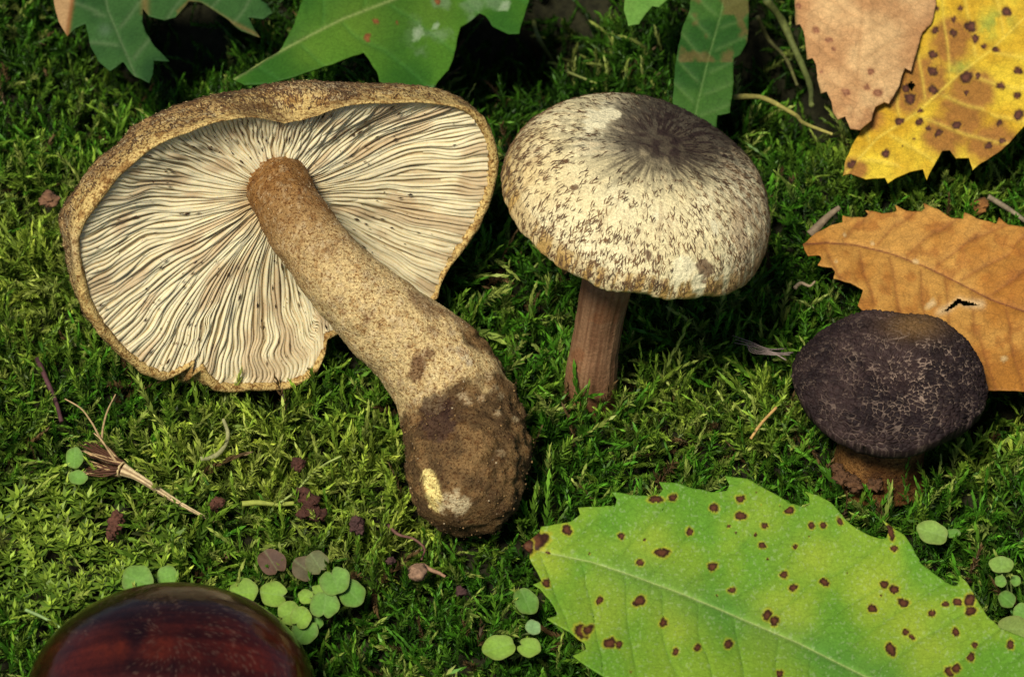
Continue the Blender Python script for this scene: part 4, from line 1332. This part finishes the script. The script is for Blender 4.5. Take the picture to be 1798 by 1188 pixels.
# bristly dry stalk
q0 = on_moss(218, 825, 0.10)
ds = thing("dry_stalk", "straw coloured dry stalk ending in a collar of brown bristles", "dry stalk", q0)
pth = catmull([[*on_moss(216, 824, .1)], [*on_moss(240, 836, .12)], [*on_moss(275, 858, .10)], [*on_moss(320, 886, .06)], [*on_moss(376, 916, .0)]], 40)
v, f = tube_data(pth, np.interp(np.linspace(0, 1, 40), [0, .12, .3, 1], [0.075, 0.046, 0.038, 0.014]), 14)
ph = np.concatenate([np.tile(np.arange(14), 40), [0, 0]])
c = np.array([0.66, 0.52, 0.28]) * (0.75 + .5 * fbm(v, 9, 3, 801))[:, None]
c[(ph % 4) == 0] *= np.array([.30, .22, .18])
build("stem", v, f, M_wood, ds, c)
ringp = [q0 + np.array([-0.03, .01, .0]) + 0.085 * (math.cos(a_) * np.array([.45, .75, 0]) + math.sin(a_) * np.array([0, 0, 1.0])) for a_ in np.linspace(0, 2 * np.pi, 25)]
tube("collar", np.array(ringp), 0.015, M_wood, ds, 8, 0.3, (0.56, 0.42, 0.20))
for i in range(60):
    a_ = rng.uniform(0, 2 * np.pi)
    rr_ = 0.03 + 0.065 * rng.uniform() ** .5
    s0 = q0 + rr_ * (math.cos(a_) * np.array([.45, .75, 0]) + math.sin(a_) * np.array([0, 0, 1.0])) + np.array([-.03, .01, 0])
    e_px = (150 + rng.uniform(-12, 20), 805 + 26 * math.sin(a_ + 1.4) * -1 + rng.uniform(-9, 9))
    e0 = on_moss(e_px[0], e_px[1], 0.06 + 0.10 * math.sin(a_))
    mid = (s0 + e0) / 2 + rng.normal(0, .02, 3)
    pale = rng.uniform() < .3
    tube("bristle", catmull([[*s0], [*mid], [*e0]], 8), np.linspace(.011 if pale else .013, .005, 8), M_wood, ds, 5, 0, (0.50, .34, .16) if pale else (0.085, .036, .018), i)
for pts in ([(212, 812), (180, 775), (160, 740), (140, 715), (114, 700)], [(178, 775), (182, 745), (190, 718), (203, 692)], [(205, 812), (190, 790), (178, 772), (165, 760)]):
    pp_ = catmull([[*on_moss(x, y, .12 + .04 * i)] for i, (x, y) in enumerate(pts)], 24)
    tube("bristle", pp_, np.linspace(.016, .008, 24), M_wood, ds, 6, .2, (0.42, .29, .14))

def litter(name, label, cat, pts, rad, col, add=0.05, nc=8, rough=.25, taper=.5, mat=None, group=None, lifts=None):
    pp_ = catmull([[*on_moss(x, y, add if lifts is None else lifts[i])] for i, (x, y) in enumerate(pts)], 8 * len(pts))
    v, f = tube_data(pp_, rad * np.linspace(1, taper, len(pp_)), nc, rough, int(pts[0][0]))
    cc = np.asarray(col) * (0.55 + 0.9 * fbm(v, 10, 3, int(pts[0][1])))[:, None]
    return tag(build(name, v, f, mat or M_wood, None, cc), label, cat, group)


litter("twig", "grey brown stub of twig sticking up by the orange leaf's tip", "twig", [(1422, 412), (1438, 396), (1456, 378), (1474, 364)], 0.055, (0.19, .14, .085), .25, taper=.6)
litter("twig", "thin grey twig among the moss behind the orange leaf", "twig", [(1735, 345), (1760, 360), (1780, 373), (1800, 388)], 0.035, (0.20, .16, .10), .15, taper=.8)
litter("dead_stem", "dark purple bent stem in the moss beside the dry stalk", "stem", [(66, 630), (82, 668), (98, 705), (108, 740)], 0.032, (0.085, .035, .038), .0, taper=.8)
litter("grass_blade", "thin pale green needle leaning against the chestnut", "grass blade", [(45, 1070), (75, 1083), (110, 1104)], 0.018, (0.30, .44, .16), .15, taper=.7, mat=M_herb)
litter("runner", "fine pale runner stretched over the moss between stalk and fallen mushroom", "runner", [(492, 882), (520, 862), (545, 835), (575, 812), (600, 800)], 0.014, (0.34, .42, .12), .12, taper=.7, mat=M_herb)
litter("moss_stem", "yellowish bare moss stem lying beside the soil crumbs", "stem", [(425, 884), (455, 882), (485, 885), (516, 883)], 0.03, (0.33, .38, .07), .06, taper=.9, mat=M_herb)
litter("moss_stem", "curled grey green dead moss stem behind the dry stalk", "stem", [(352, 806), (378, 800), (395, 782), (400, 760), (392, 736)], 0.032, (0.27, .27, .12), .08, taper=.6)
litter("straw", "short orange straw leaning in moss beside the small dark mushroom", "straw", [(1318, 770), (1335, 745), (1363, 715)], 0.018, (0.50, .30, .10), .12, taper=1)
litter("root_fragment", "pale curled root fragment on moss under the orange leaf's teeth", "root", [(1396, 505), (1408, 497), (1422, 502), (1431, 494)], 0.026, (0.40, .30, .18), .10)
litter("moss_stem", "long yellow green moss stem rising from the dark hollow behind the caps", "stem", [(935, 30), (950, 75), (972, 110), (1000, 128), (1030, 140)], 0.032, (0.17, .20, .05), .15, taper=.5)
litter("moss_stem", "long bare yellow moss stem crossing the hollow toward the tan leaf", "stem", [(1290, 170), (1340, 172), (1385, 195), (1420, 220), (1462, 236)], 0.034, (0.28, .25, .06), .55, taper=.6)
litter("moss_stem", "dark green trailing moss stem beside the tan leaf's edge", "stem", [(1345, 0), (1375, 40), (1395, 85), (1415, 130), (1425, 185)], 0.05, (0.10, .12, .03), .75, taper=.6)
litter("moss_stem", "thin trailing moss stem between tan leaf and narrow dark leaf", "stem", [(1330, 30), (1350, 70), (1378, 100), (1400, 150)], 0.03, (0.10, .10, .03), .65, taper=.6)
litter("root_fragment", "dark wiry rootlet in moss below the fallen mushroom's foot", "root", [(680, 920), (700, 938), (725, 945), (745, 962), (740, 982)], 0.02, (0.13, .06, .045), .06)
rh = thing("root_tuft", "tuft of fine greyish rootlets beside the small dark mushroom's cap", "roots", on_moss(1345, 608))
for k in range(6):
    y0 = 592 + 3.5 * k
    pp_ = catmull([[*on_moss(1285 + 6 * k + rng.uniform(-8, 8), y0 + rng.uniform(-6, 6), .15)], [*on_moss(1318, y0 + 8, .22)], [*on_moss(1348, 612 + 2 * k, .25)], [*on_moss(1375 + rng.uniform(0, 25), 618 + rng.uniform(-12, 16), .15)]], 20)
    tube("rootlet", pp_, np.linspace(.004, .010, 20), M_wood, rh, 5, .2, (0.26, .20, .17))


def crumb(name, label, cat, x, y, r, col, add=.05, flat=.8, seed=0, group=None, amp=2.3):
    rg = np.random.default_rng(seed)
    p = on_moss(x, y, add + 0.08)
    r = r * ((p - EYE) @ FWD) / FPX
    nb_, nl_ = 20, 28
    b_ = np.linspace(-np.pi / 2, np.pi / 2, nb_)[:, None]
    l_ = np.linspace(0, 2 * np.pi, nl_, endpoint=False)
    d_ = np.stack([np.cos(b_) * np.cos(l_), np.cos(b_) * np.sin(l_), np.sin(b_) + 0 * l_], -1)
    nz_ = fbm(d_ * 1.9 + seed * 3.1, 1.0, 4, seed, .65) - .5
    v = p + d_ * (r * (1 + amp * nz_))[..., None] * np.array([1.0, 1.0, flat])
    v = v.reshape(-1, 3)
    cc = np.asarray(col) * (.5 + fbm(v, 14, 3, seed))[:, None]
    return tag(build(name, v, grid_faces(nb_, nl_), M_crumb, None, cc), label, cat, group)


RED = (0.055, 0.020, 0.012)
gr = "dark red brown soil crumbs on the moss"
for i, (x, y, r) in enumerate([(528, 868, 13), (546, 880, 15), (556, 903, 14), (533, 900, 11), (541, 892, 9), (524, 815, 11)]):
    crumb("soil_crumb", "dark red brown soil crumb on moss between dry stalk and mushroom foot", "soil crumb", x, y, r, RED, seed=i + 1, group=gr)
for i, (x, y, r) in enumerate([(205, 910, 12), (200, 925, 11), (194, 940, 8), (372, 890, 11), (384, 882, 10)]):
    crumb("soil_crumb", "brown soil crumb in the moss beside the dry stalk", "soil crumb", x, y, r, (0.09, .035, .02), seed=i + 31, group="soil crumbs by the dry stalk")
for i, (x, y, r) in enumerate([(625, 918, 12), (632, 930, 8), (810, 1038, 9), (686, 985, 7)]):
    crumb("soil_crumb", "dark crumb on moss in front of the fallen mushroom's foot", "soil crumb", x, y, r, (0.06, .028, .024), seed=i + 51, group="crumbs in front of the foot")
crumb("seed_husk", "brown tear shaped seed husk on moss before the fallen mushroom", "seed", 733, 1004, 17, (0.21, .125, .075), .1, .8, 71, amp=.7)
litter("husk_stalk", "pale broken stalk beside the brown seed husk", "stalk", [(742, 992), (757, 1000), (772, 1006), (782, 1012)], 0.03, (0.30, .17, .10), .12)
crumb("bark_flake", "brown bark flake stuck in moss by the fallen mushroom's rim", "bark", 88, 350, 16, (0.14, .07, .035), .25, .5, 81)
for i, (x, y, r) in enumerate([(1478, 838, 13), (1500, 850, 14), (1535, 852, 13), (1470, 822, 10)]):
    crumb("soil_crumb", "rusty soil crumb at the foot of the small dark mushroom", "soil crumb", x, y, r, (0.085, .040, .016), seed=i + 91, group="crumbs at the small mushroom's foot")
crumb("soil_crumb", "single rusty crumb in moss behind the orange leaf", "soil crumb", 1722, 362, 14, (0.20, .085, .02), seed=99)

# ------------------------------------------------------------------ moss
# obstacles: shoots do not grow through leaves, caps, stems or the nut
bpy.context.view_layer.update()
ob_v, ob_f, nv = [], [], 0
for o in list(sc.objects):
    if o.type != 'MESH' or o.name.startswith("ground") or o.name.startswith(("gill", "soil", "mealy", "cap_fib")):
        continue
    me = o.data
    co = np.empty(len(me.vertices) * 3, np.float32)
    me.vertices.foreach_get("co", co)
    co = co.reshape(-1, 3) / CM + (np.array(o["_base"]) if "_base" in o and o.parent else 0)
    ob_v.append(co)
    me.calc_loop_triangles()
    tr = np.empty(len(me.loop_triangles) * 3, np.int32)
    me.loop_triangles.foreach_get("vertices", tr)
    ob_f.append(tr.reshape(-1, 3) + nv)
    nv += len(co)
LN = {o.name for o in LEAVES}
BV = BVHTree.FromPolygons(np.concatenate(ob_v).tolist(), np.concatenate(ob_f).tolist(), all_triangles=True)
lv_, lf_, k_ = [], [], 0
for o in LEAVES:
    co = np.empty(len(o.data.vertices) * 3, np.float32)
    o.data.vertices.foreach_get("co", co)
    lv_.append(co.reshape(-1, 3) / CM)
    tr = np.empty(len(o.data.loop_triangles) * 3, np.int32)
    o.data.loop_triangles.foreach_get("vertices", tr)
    lf_.append(tr.reshape(-1, 3) + k_)
    k_ += len(lv_[-1])
BVL = BVHTree.FromPolygons(np.concatenate(lv_).tolist(), np.concatenate(lf_).tolist(), all_triangles=True)


def leaf_quads(base, dirv, sidev, nrm, ln, wd, fold=0.25, curve=0.0):
    """diamond leaves: (n,4,3)"""
    mid = base + dirv * (ln * .42)[:, None]
    tipp = base + dirv * ln[:, None] + nrm * (curve * ln)[:, None]
    return np.stack([base, mid + sidev * wd[:, None] + nrm * (wd * fold)[:, None], tipp, mid - sidev * wd[:, None] + nrm * (wd * fold)[:, None]], 1)


def proto_feather(rg, L_, n, spread, ll, lw, droop):
    """a leafy shoot along +z, bending over; returns verts (n*4,3), tip factor per vertex"""
    s = np.linspace(0.02, 1.0, n) ** 0.9
    bendx = droop * s * s
    path = np.stack([bendx * L_, 0.1 * np.sin(s * 3 + rg.uniform(0, 6)) * L_ * 0.5, s * L_ * (1 - 0.25 * droop * s)], -1)
    t = unit(np.gradient(path, axis=0))
    phi = np.arange(n) * 2.4 + rg.uniform(0, 6) + rg.normal(0, .25, n)
    ref = np.array([0.0, 1.0, 0.0])
    e1 = unit(np.cross(t, ref))
    e2 = np.cross(t, e1)
    outv = e1 * np.cos(phi)[:, None] + e2 * np.sin(phi)[:, None]
    sp = spread * (1 - 0.72 * s ** 2.5) * rg.uniform(.75, 1.25, n)
    d = unit(t * np.cos(sp)[:, None] + outv * np.sin(sp)[:, None])
    sd = unit(np.cross(d, outv + 1e-6))
    nn = np.cross(sd, d)
    nn = np.where((np.sum(nn * t, 1) < 0)[:, None], -nn, nn)
    lens = ll * rg.uniform(.75, 1.2, n) * (1 - 0.25 * s)
    q = leaf_quads(path, d, sd, nn, lens, lens * lw, .5, rg.uniform(-.1, .25))
    tipf = np.repeat(s[:, None], 4, 1)
    tipf[:, 2] += 0.15
    return q.reshape(-1, 3), tipf.ravel()


def proto_star(rg, n, ll, lw):
    phi = np.arange(n) * 2.4 + rg.uniform(0, 6)
    s = np.linspace(0, 1, n)
    el = np.radians(5 + 62 * s ** 1.3) + rg.normal(0, .1, n)
    d = np.stack([np.cos(phi) * np.cos(el), np.sin(phi) * np.cos(el), np.sin(el)], -1)
    sd = unit(np.cross([0, 0, 1.0], d))
    nn = np.cross(d, sd)
    lens = ll * rg.uniform(.8, 1.2, n) * (1 - .35 * s)
    base = np.stack([0 * s, 0 * s, 0.25 + 0.10 * s], -1)
    m1 = base + d * (lens * .35)[:, None]
    m2 = base + d * (lens * .75)[:, None] + np.array([0, 0, .0])
    tp = base + d * lens[:, None] - np.array([0, 0, 1.0]) * (lens * .15)[:, None]
    w1 = (lens * lw)[:, None]
    qa = np.stack([base, m1 + sd * w1 + nn * w1 * .5, m1 - 0 * sd - nn * w1 * .1, m1 - sd * w1 + nn * w1 * .5], 1)
    qb = np.stack([m1 + nn * w1 * -.1, m1 + sd * w1 + nn * w1 * .5, tp, m1 - sd * w1 + nn * w1 * .5], 1)
    q = np.concatenate([qa, qb])
    tf = np.concatenate([np.repeat(s[:, None], 4, 1), np.repeat(s[:, None], 4, 1) + .1])
    return q.reshape(-1, 3), tf.ravel()


prg = np.random.default_rng(11)
FEATHER = [proto_feather(prg, prg.uniform(.34, .60), 38, prg.uniform(.6, 1.0), prg.uniform(.080, .125), prg.uniform(.12, .17), prg.uniform(.1, .8)) for _ in range(26)]
SMALL = [proto_feather(prg, prg.uniform(.22, .32), 24, prg.uniform(.8, 1.1), prg.uniform(.065, .09), prg.uniform(.17, .22), prg.uniform(.0, .4)) for _ in range(16)]
STAR = [proto_star(prg, 13, prg.uniform(.13, .21), prg.uniform(.12, .16)) for _ in range(14)]
FARM = [proto_feather(prg, prg.uniform(.6, .9), 18, prg.uniform(.7, 1.0), prg.uniform(.2, .3), .2, prg.uniform(.2, .7)) for _ in range(8)]


def region(px):
    """kind of moss at a pixel of the ground: weights for feather, small, star"""
    x, y = px[:, 0], px[:, 1]
    n = fbm(px * 0.006, 1, 3, 901)
    star = np.exp(-(((x - 120) / 190) ** 2 + ((y - 990) / 125) ** 2)) * 1.6 * (0.5 + n)
    sm = np.exp(-(((x - 230) / 330) ** 2 + ((y - 190) / 150) ** 2)) + np.exp(-(((x - 1500) / 230) ** 2 + ((y - 340) / 75) ** 2)) * 1.3 + np.exp(-(((x - 1430) / 120) ** 2 + ((y - 520) / 70) ** 2))
    sm = sm + .9 * np.exp(-(((x - 880) / 130) ** 2 + ((y - 190) / 120) ** 2)) + .7 * np.exp(-(((x - 830) / 170) ** 2 + ((y - 1060) / 90) ** 2))
    return np.stack([0.55 + 0 * x, sm * (0.5 + n), star], -1)


def grow(name, label, protos, pos, incl, scale, base_c, tip_c, jitter=0.25, seed=0):
    rg = np.random.default_rng(seed)
    V, C_ = [], []
    which = rg.integers(0, len(protos), len(pos))
    for k, (pv, tf) in enumerate(protos):
        idx = np.nonzero(which == k)[0]
        if not len(idx):
            continue
        az = rg.uniform(0, 2 * np.pi, len(idx))
        inc = incl[idx]
        rot = rg.uniform(0, 2 * np.pi, len(idx))
        ca, sa = np.cos(rot), np.sin(rot)
        R0 = np.stack([np.stack([ca, -sa, 0 * ca], -1), np.stack([sa, ca, 0 * ca], -1), np.stack([0 * ca, 0 * ca, 1 + 0 * ca], -1)], 1)
        # tip over toward az
        z = np.stack([np.cos(az) * np.sin(inc), np.sin(az) * np.sin(inc), np.cos(inc)], -1)
        xa = unit(np.cross([0.0, 1.0, 0.01], z))
        ya = np.cross(z, xa)
        A = np.stack([xa, ya, z], 1)
        M_ = R0 @ A * scale[idx][:, None, None]
        v = np.einsum('vk,nkj->nvj', pv, M_) + pos[idx][:, None]
        t = tf[None, :, None]
        bc, tc_ = base_c[idx][:, None], tip_c[idx][:, None]
        lf = 1 + jitter * rg.normal(size=(len(idx), len(pv) // 4)).repeat(4, 1)[..., None]
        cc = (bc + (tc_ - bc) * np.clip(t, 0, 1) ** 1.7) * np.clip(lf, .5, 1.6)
        V.append(v.reshape(-1, 3))
        C_.append(cc.reshape(-1, 3))
    V, C_ = np.concatenate(V), np.concatenate(C_)
    F = np.arange(len(V)).reshape(-1, 4)
    o = build(name, V, F, M_moss, None, np.clip(C_, .003, .9), smooth=False)
    return tag(o, label, "moss", kind="stuff")


# positions: a jittered grid over the ground in view and a margin around it
cell = 0.102
gx_, gy_ = np.meshgrid(np.arange(-8.2, 9.2, cell), np.arange(-7.2, 9.6, cell))
pos = np.stack([gx_.ravel(), gy_.ravel()], -1) + rng.uniform(-.5, .5, (gx_.size, 2)) * cell
pos = np.concatenate([pos, gz(pos[:, 0], pos[:, 1])[:, None]], 1)
px = proj(pos)
vis = (px[:, 0] > -260) & (px[:, 0] < W + 260) & (px[:, 1] > -230) & (px[:, 1] < H + 260)
pos, px = pos[vis], px[vis]
wts = region(px)
kind = (wts * rng.uniform(.25, 1, wts.shape)).argmax(1)
clump = fbm(pos, 0.9, 3, 911)
clump2 = fbm(pos, 2.6, 2, 915)
# room above each shoot
OFFS = [(0.32 * math.cos(a_), 0.32 * math.sin(a_)) for a_ in np.linspace(0, 2 * np.pi, 8, endpoint=False)]
room = np.full(len(pos), 9.0)
for i, p in enumerate(pos):
    h = BV.ray_cast((p[0], p[1], p[2] - 0.6), (0, 0, 1))
    if h[0] is not None:
        room[i] = h[0].z - p[2]
    for dx, dy in OFFS:
        h = BVL.ray_cast((p[0] + dx, p[1] + dy, p[2] - 0.8), (0, 0, 1))
        if h[0] is not None:
            room[i] = min(room[i], h[0].z - p[2] - 0.20)
size = np.where(kind == 0, .80 + .8 * clump2, np.where(kind == 1, .85 + .7 * clump2, .9 + .4 * clump2)) * rng.uniform(.8, 1.2, len(pos))
hgt = np.array([.60, .36, .40])[kind] * size
fit = np.clip((room - 0.02) / hgt, 0, 1)
thin = np.ones(len(pos))
x_, y_ = px[:, 0], px[:, 1]
hollow = np.zeros(len(pos))
for a_, b_, r_ in ((330, 60, 120), (870, 50, 110), (1450, 225, 95), (1340, 100, 110), (1010, 10, 100), (290, 130, 60), (650, 130, 50), (1000, 250, 50)):
    hollow = np.maximum(hollow, np.exp(-(((x_ - a_)) ** 2 + ((y_ - b_) * 1.3) ** 2) / r_ ** 2))
ok = (fit > 0.30) & (rng.uniform(size=len(pos)) > 1.0 * hollow) & (rng.uniform(size=len(pos)) < np.where(kind == 2, .72, np.where(kind == 0, .90, 1.0)))
pos, px, kind, clump, clump2, size, fit, hollow = pos[ok], px[ok], kind[ok], clump[ok], clump2[ok], size[ok] * np.minimum(1, fit[ok]), fit[ok], hollow[ok]
x_, y_ = px[:, 0], px[:, 1]
N_ = len(pos)
# colours: fresh yellow green clumps among darker green ones
yel = np.zeros(N_)
for a_, b_, rx, ry, k in ((500, 850, 260, 130, .9), (120, 980, 200, 150, .9), (60, 520, 110, 200, .75), (1620, 330, 170, 60, .8), (640, 960, 160, 90, .7), (1180, 770, 130, 70, .5), (1330, 760, 120, 70, .5), (1740, 830, 80, 60, .6), (150, 200, 120, 90, .35)):
    yel = np.maximum(yel, k * np.exp(-((x_ - a_) / rx) ** 2 - ((y_ - b_) / ry) ** 2))
yel = np.clip(yel * (.35 + 1.3 * clump) + .35 * (clump2 - .5) + rng.normal(0, .16, N_), 0, 1)
painted_shade = np.maximum(np.exp(-((x_ - 980) / 330) ** 2 - ((y_ - 220) / 260) ** 2), .75 * sstep(330, 120, y_) * (x_ < 1500))  # shade behind the caps and along the top, painted into the moss colour
yel = yel * (1 - .8 * painted_shade)
bright = (rng.uniform(.6, 1.35, N_) * (1 - .5 * painted_shade))[:, None]
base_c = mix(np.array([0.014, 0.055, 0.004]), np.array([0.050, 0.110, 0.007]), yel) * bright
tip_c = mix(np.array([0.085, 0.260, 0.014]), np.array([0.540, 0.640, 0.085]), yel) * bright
pale = (rng.uniform(size=N_) < .13 + .22 * yel) & (kind == 0)
tip_c[pale] = tip_c[pale] * .35 + np.array([0.50, 0.56, 0.13]) * .65
dead = rng.uniform(size=N_) < .022
base_c[dead], tip_c[dead] = (0.06, .035, .012), (0.16, .10, .04)
incl = np.where(kind == 0, rng.uniform(.25, 1.15, N_), np.where(kind == 1, rng.uniform(0, .7, N_), rng.uniform(0, .45, N_)))
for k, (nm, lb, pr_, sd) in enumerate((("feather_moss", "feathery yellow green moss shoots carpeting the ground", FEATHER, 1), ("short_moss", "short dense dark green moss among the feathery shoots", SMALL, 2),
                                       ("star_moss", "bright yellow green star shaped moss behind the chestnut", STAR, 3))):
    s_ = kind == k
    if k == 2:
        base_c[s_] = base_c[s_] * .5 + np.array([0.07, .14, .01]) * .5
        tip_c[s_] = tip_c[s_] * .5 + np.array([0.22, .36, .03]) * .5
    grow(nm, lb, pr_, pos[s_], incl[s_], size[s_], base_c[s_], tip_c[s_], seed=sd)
# beyond the picture the carpet goes on with coarser shoots
m0 = 10500
fp = np.stack([rng.normal(0, 15, m0), rng.normal(4, 15, m0)], -1)
fp = np.concatenate([fp, gz(fp[:, 0], fp[:, 1])[:, None]], 1)
fpx = proj(fp)
outside = (fpx[:, 0] < -240) | (fpx[:, 0] > W + 240) | (fpx[:, 1] < -210) | (fpx[:, 1] > H + 240)
fp = fp[outside & (np.linalg.norm(fp - EYE, axis=1) > 6)]
nf_ = len(fp)
yl = np.clip(fbm(fp, .5, 3, 931) + rng.normal(0, .15, nf_), 0, 1)
grow("outer_moss", "moss carpet continuing around the group of mushrooms", FARM, fp, rng.uniform(.2, 1.1, nf_), rng.uniform(.9, 1.7, nf_),
     mix(np.array([0.02, .06, .006]), np.array([.05, .1, .01]), yl), mix(np.array([.06, .18, .014]), np.array([.28, .38, .05]), yl), seed=9)

for o in sc.objects:
    if "_base" in o:
        del o["_base"]
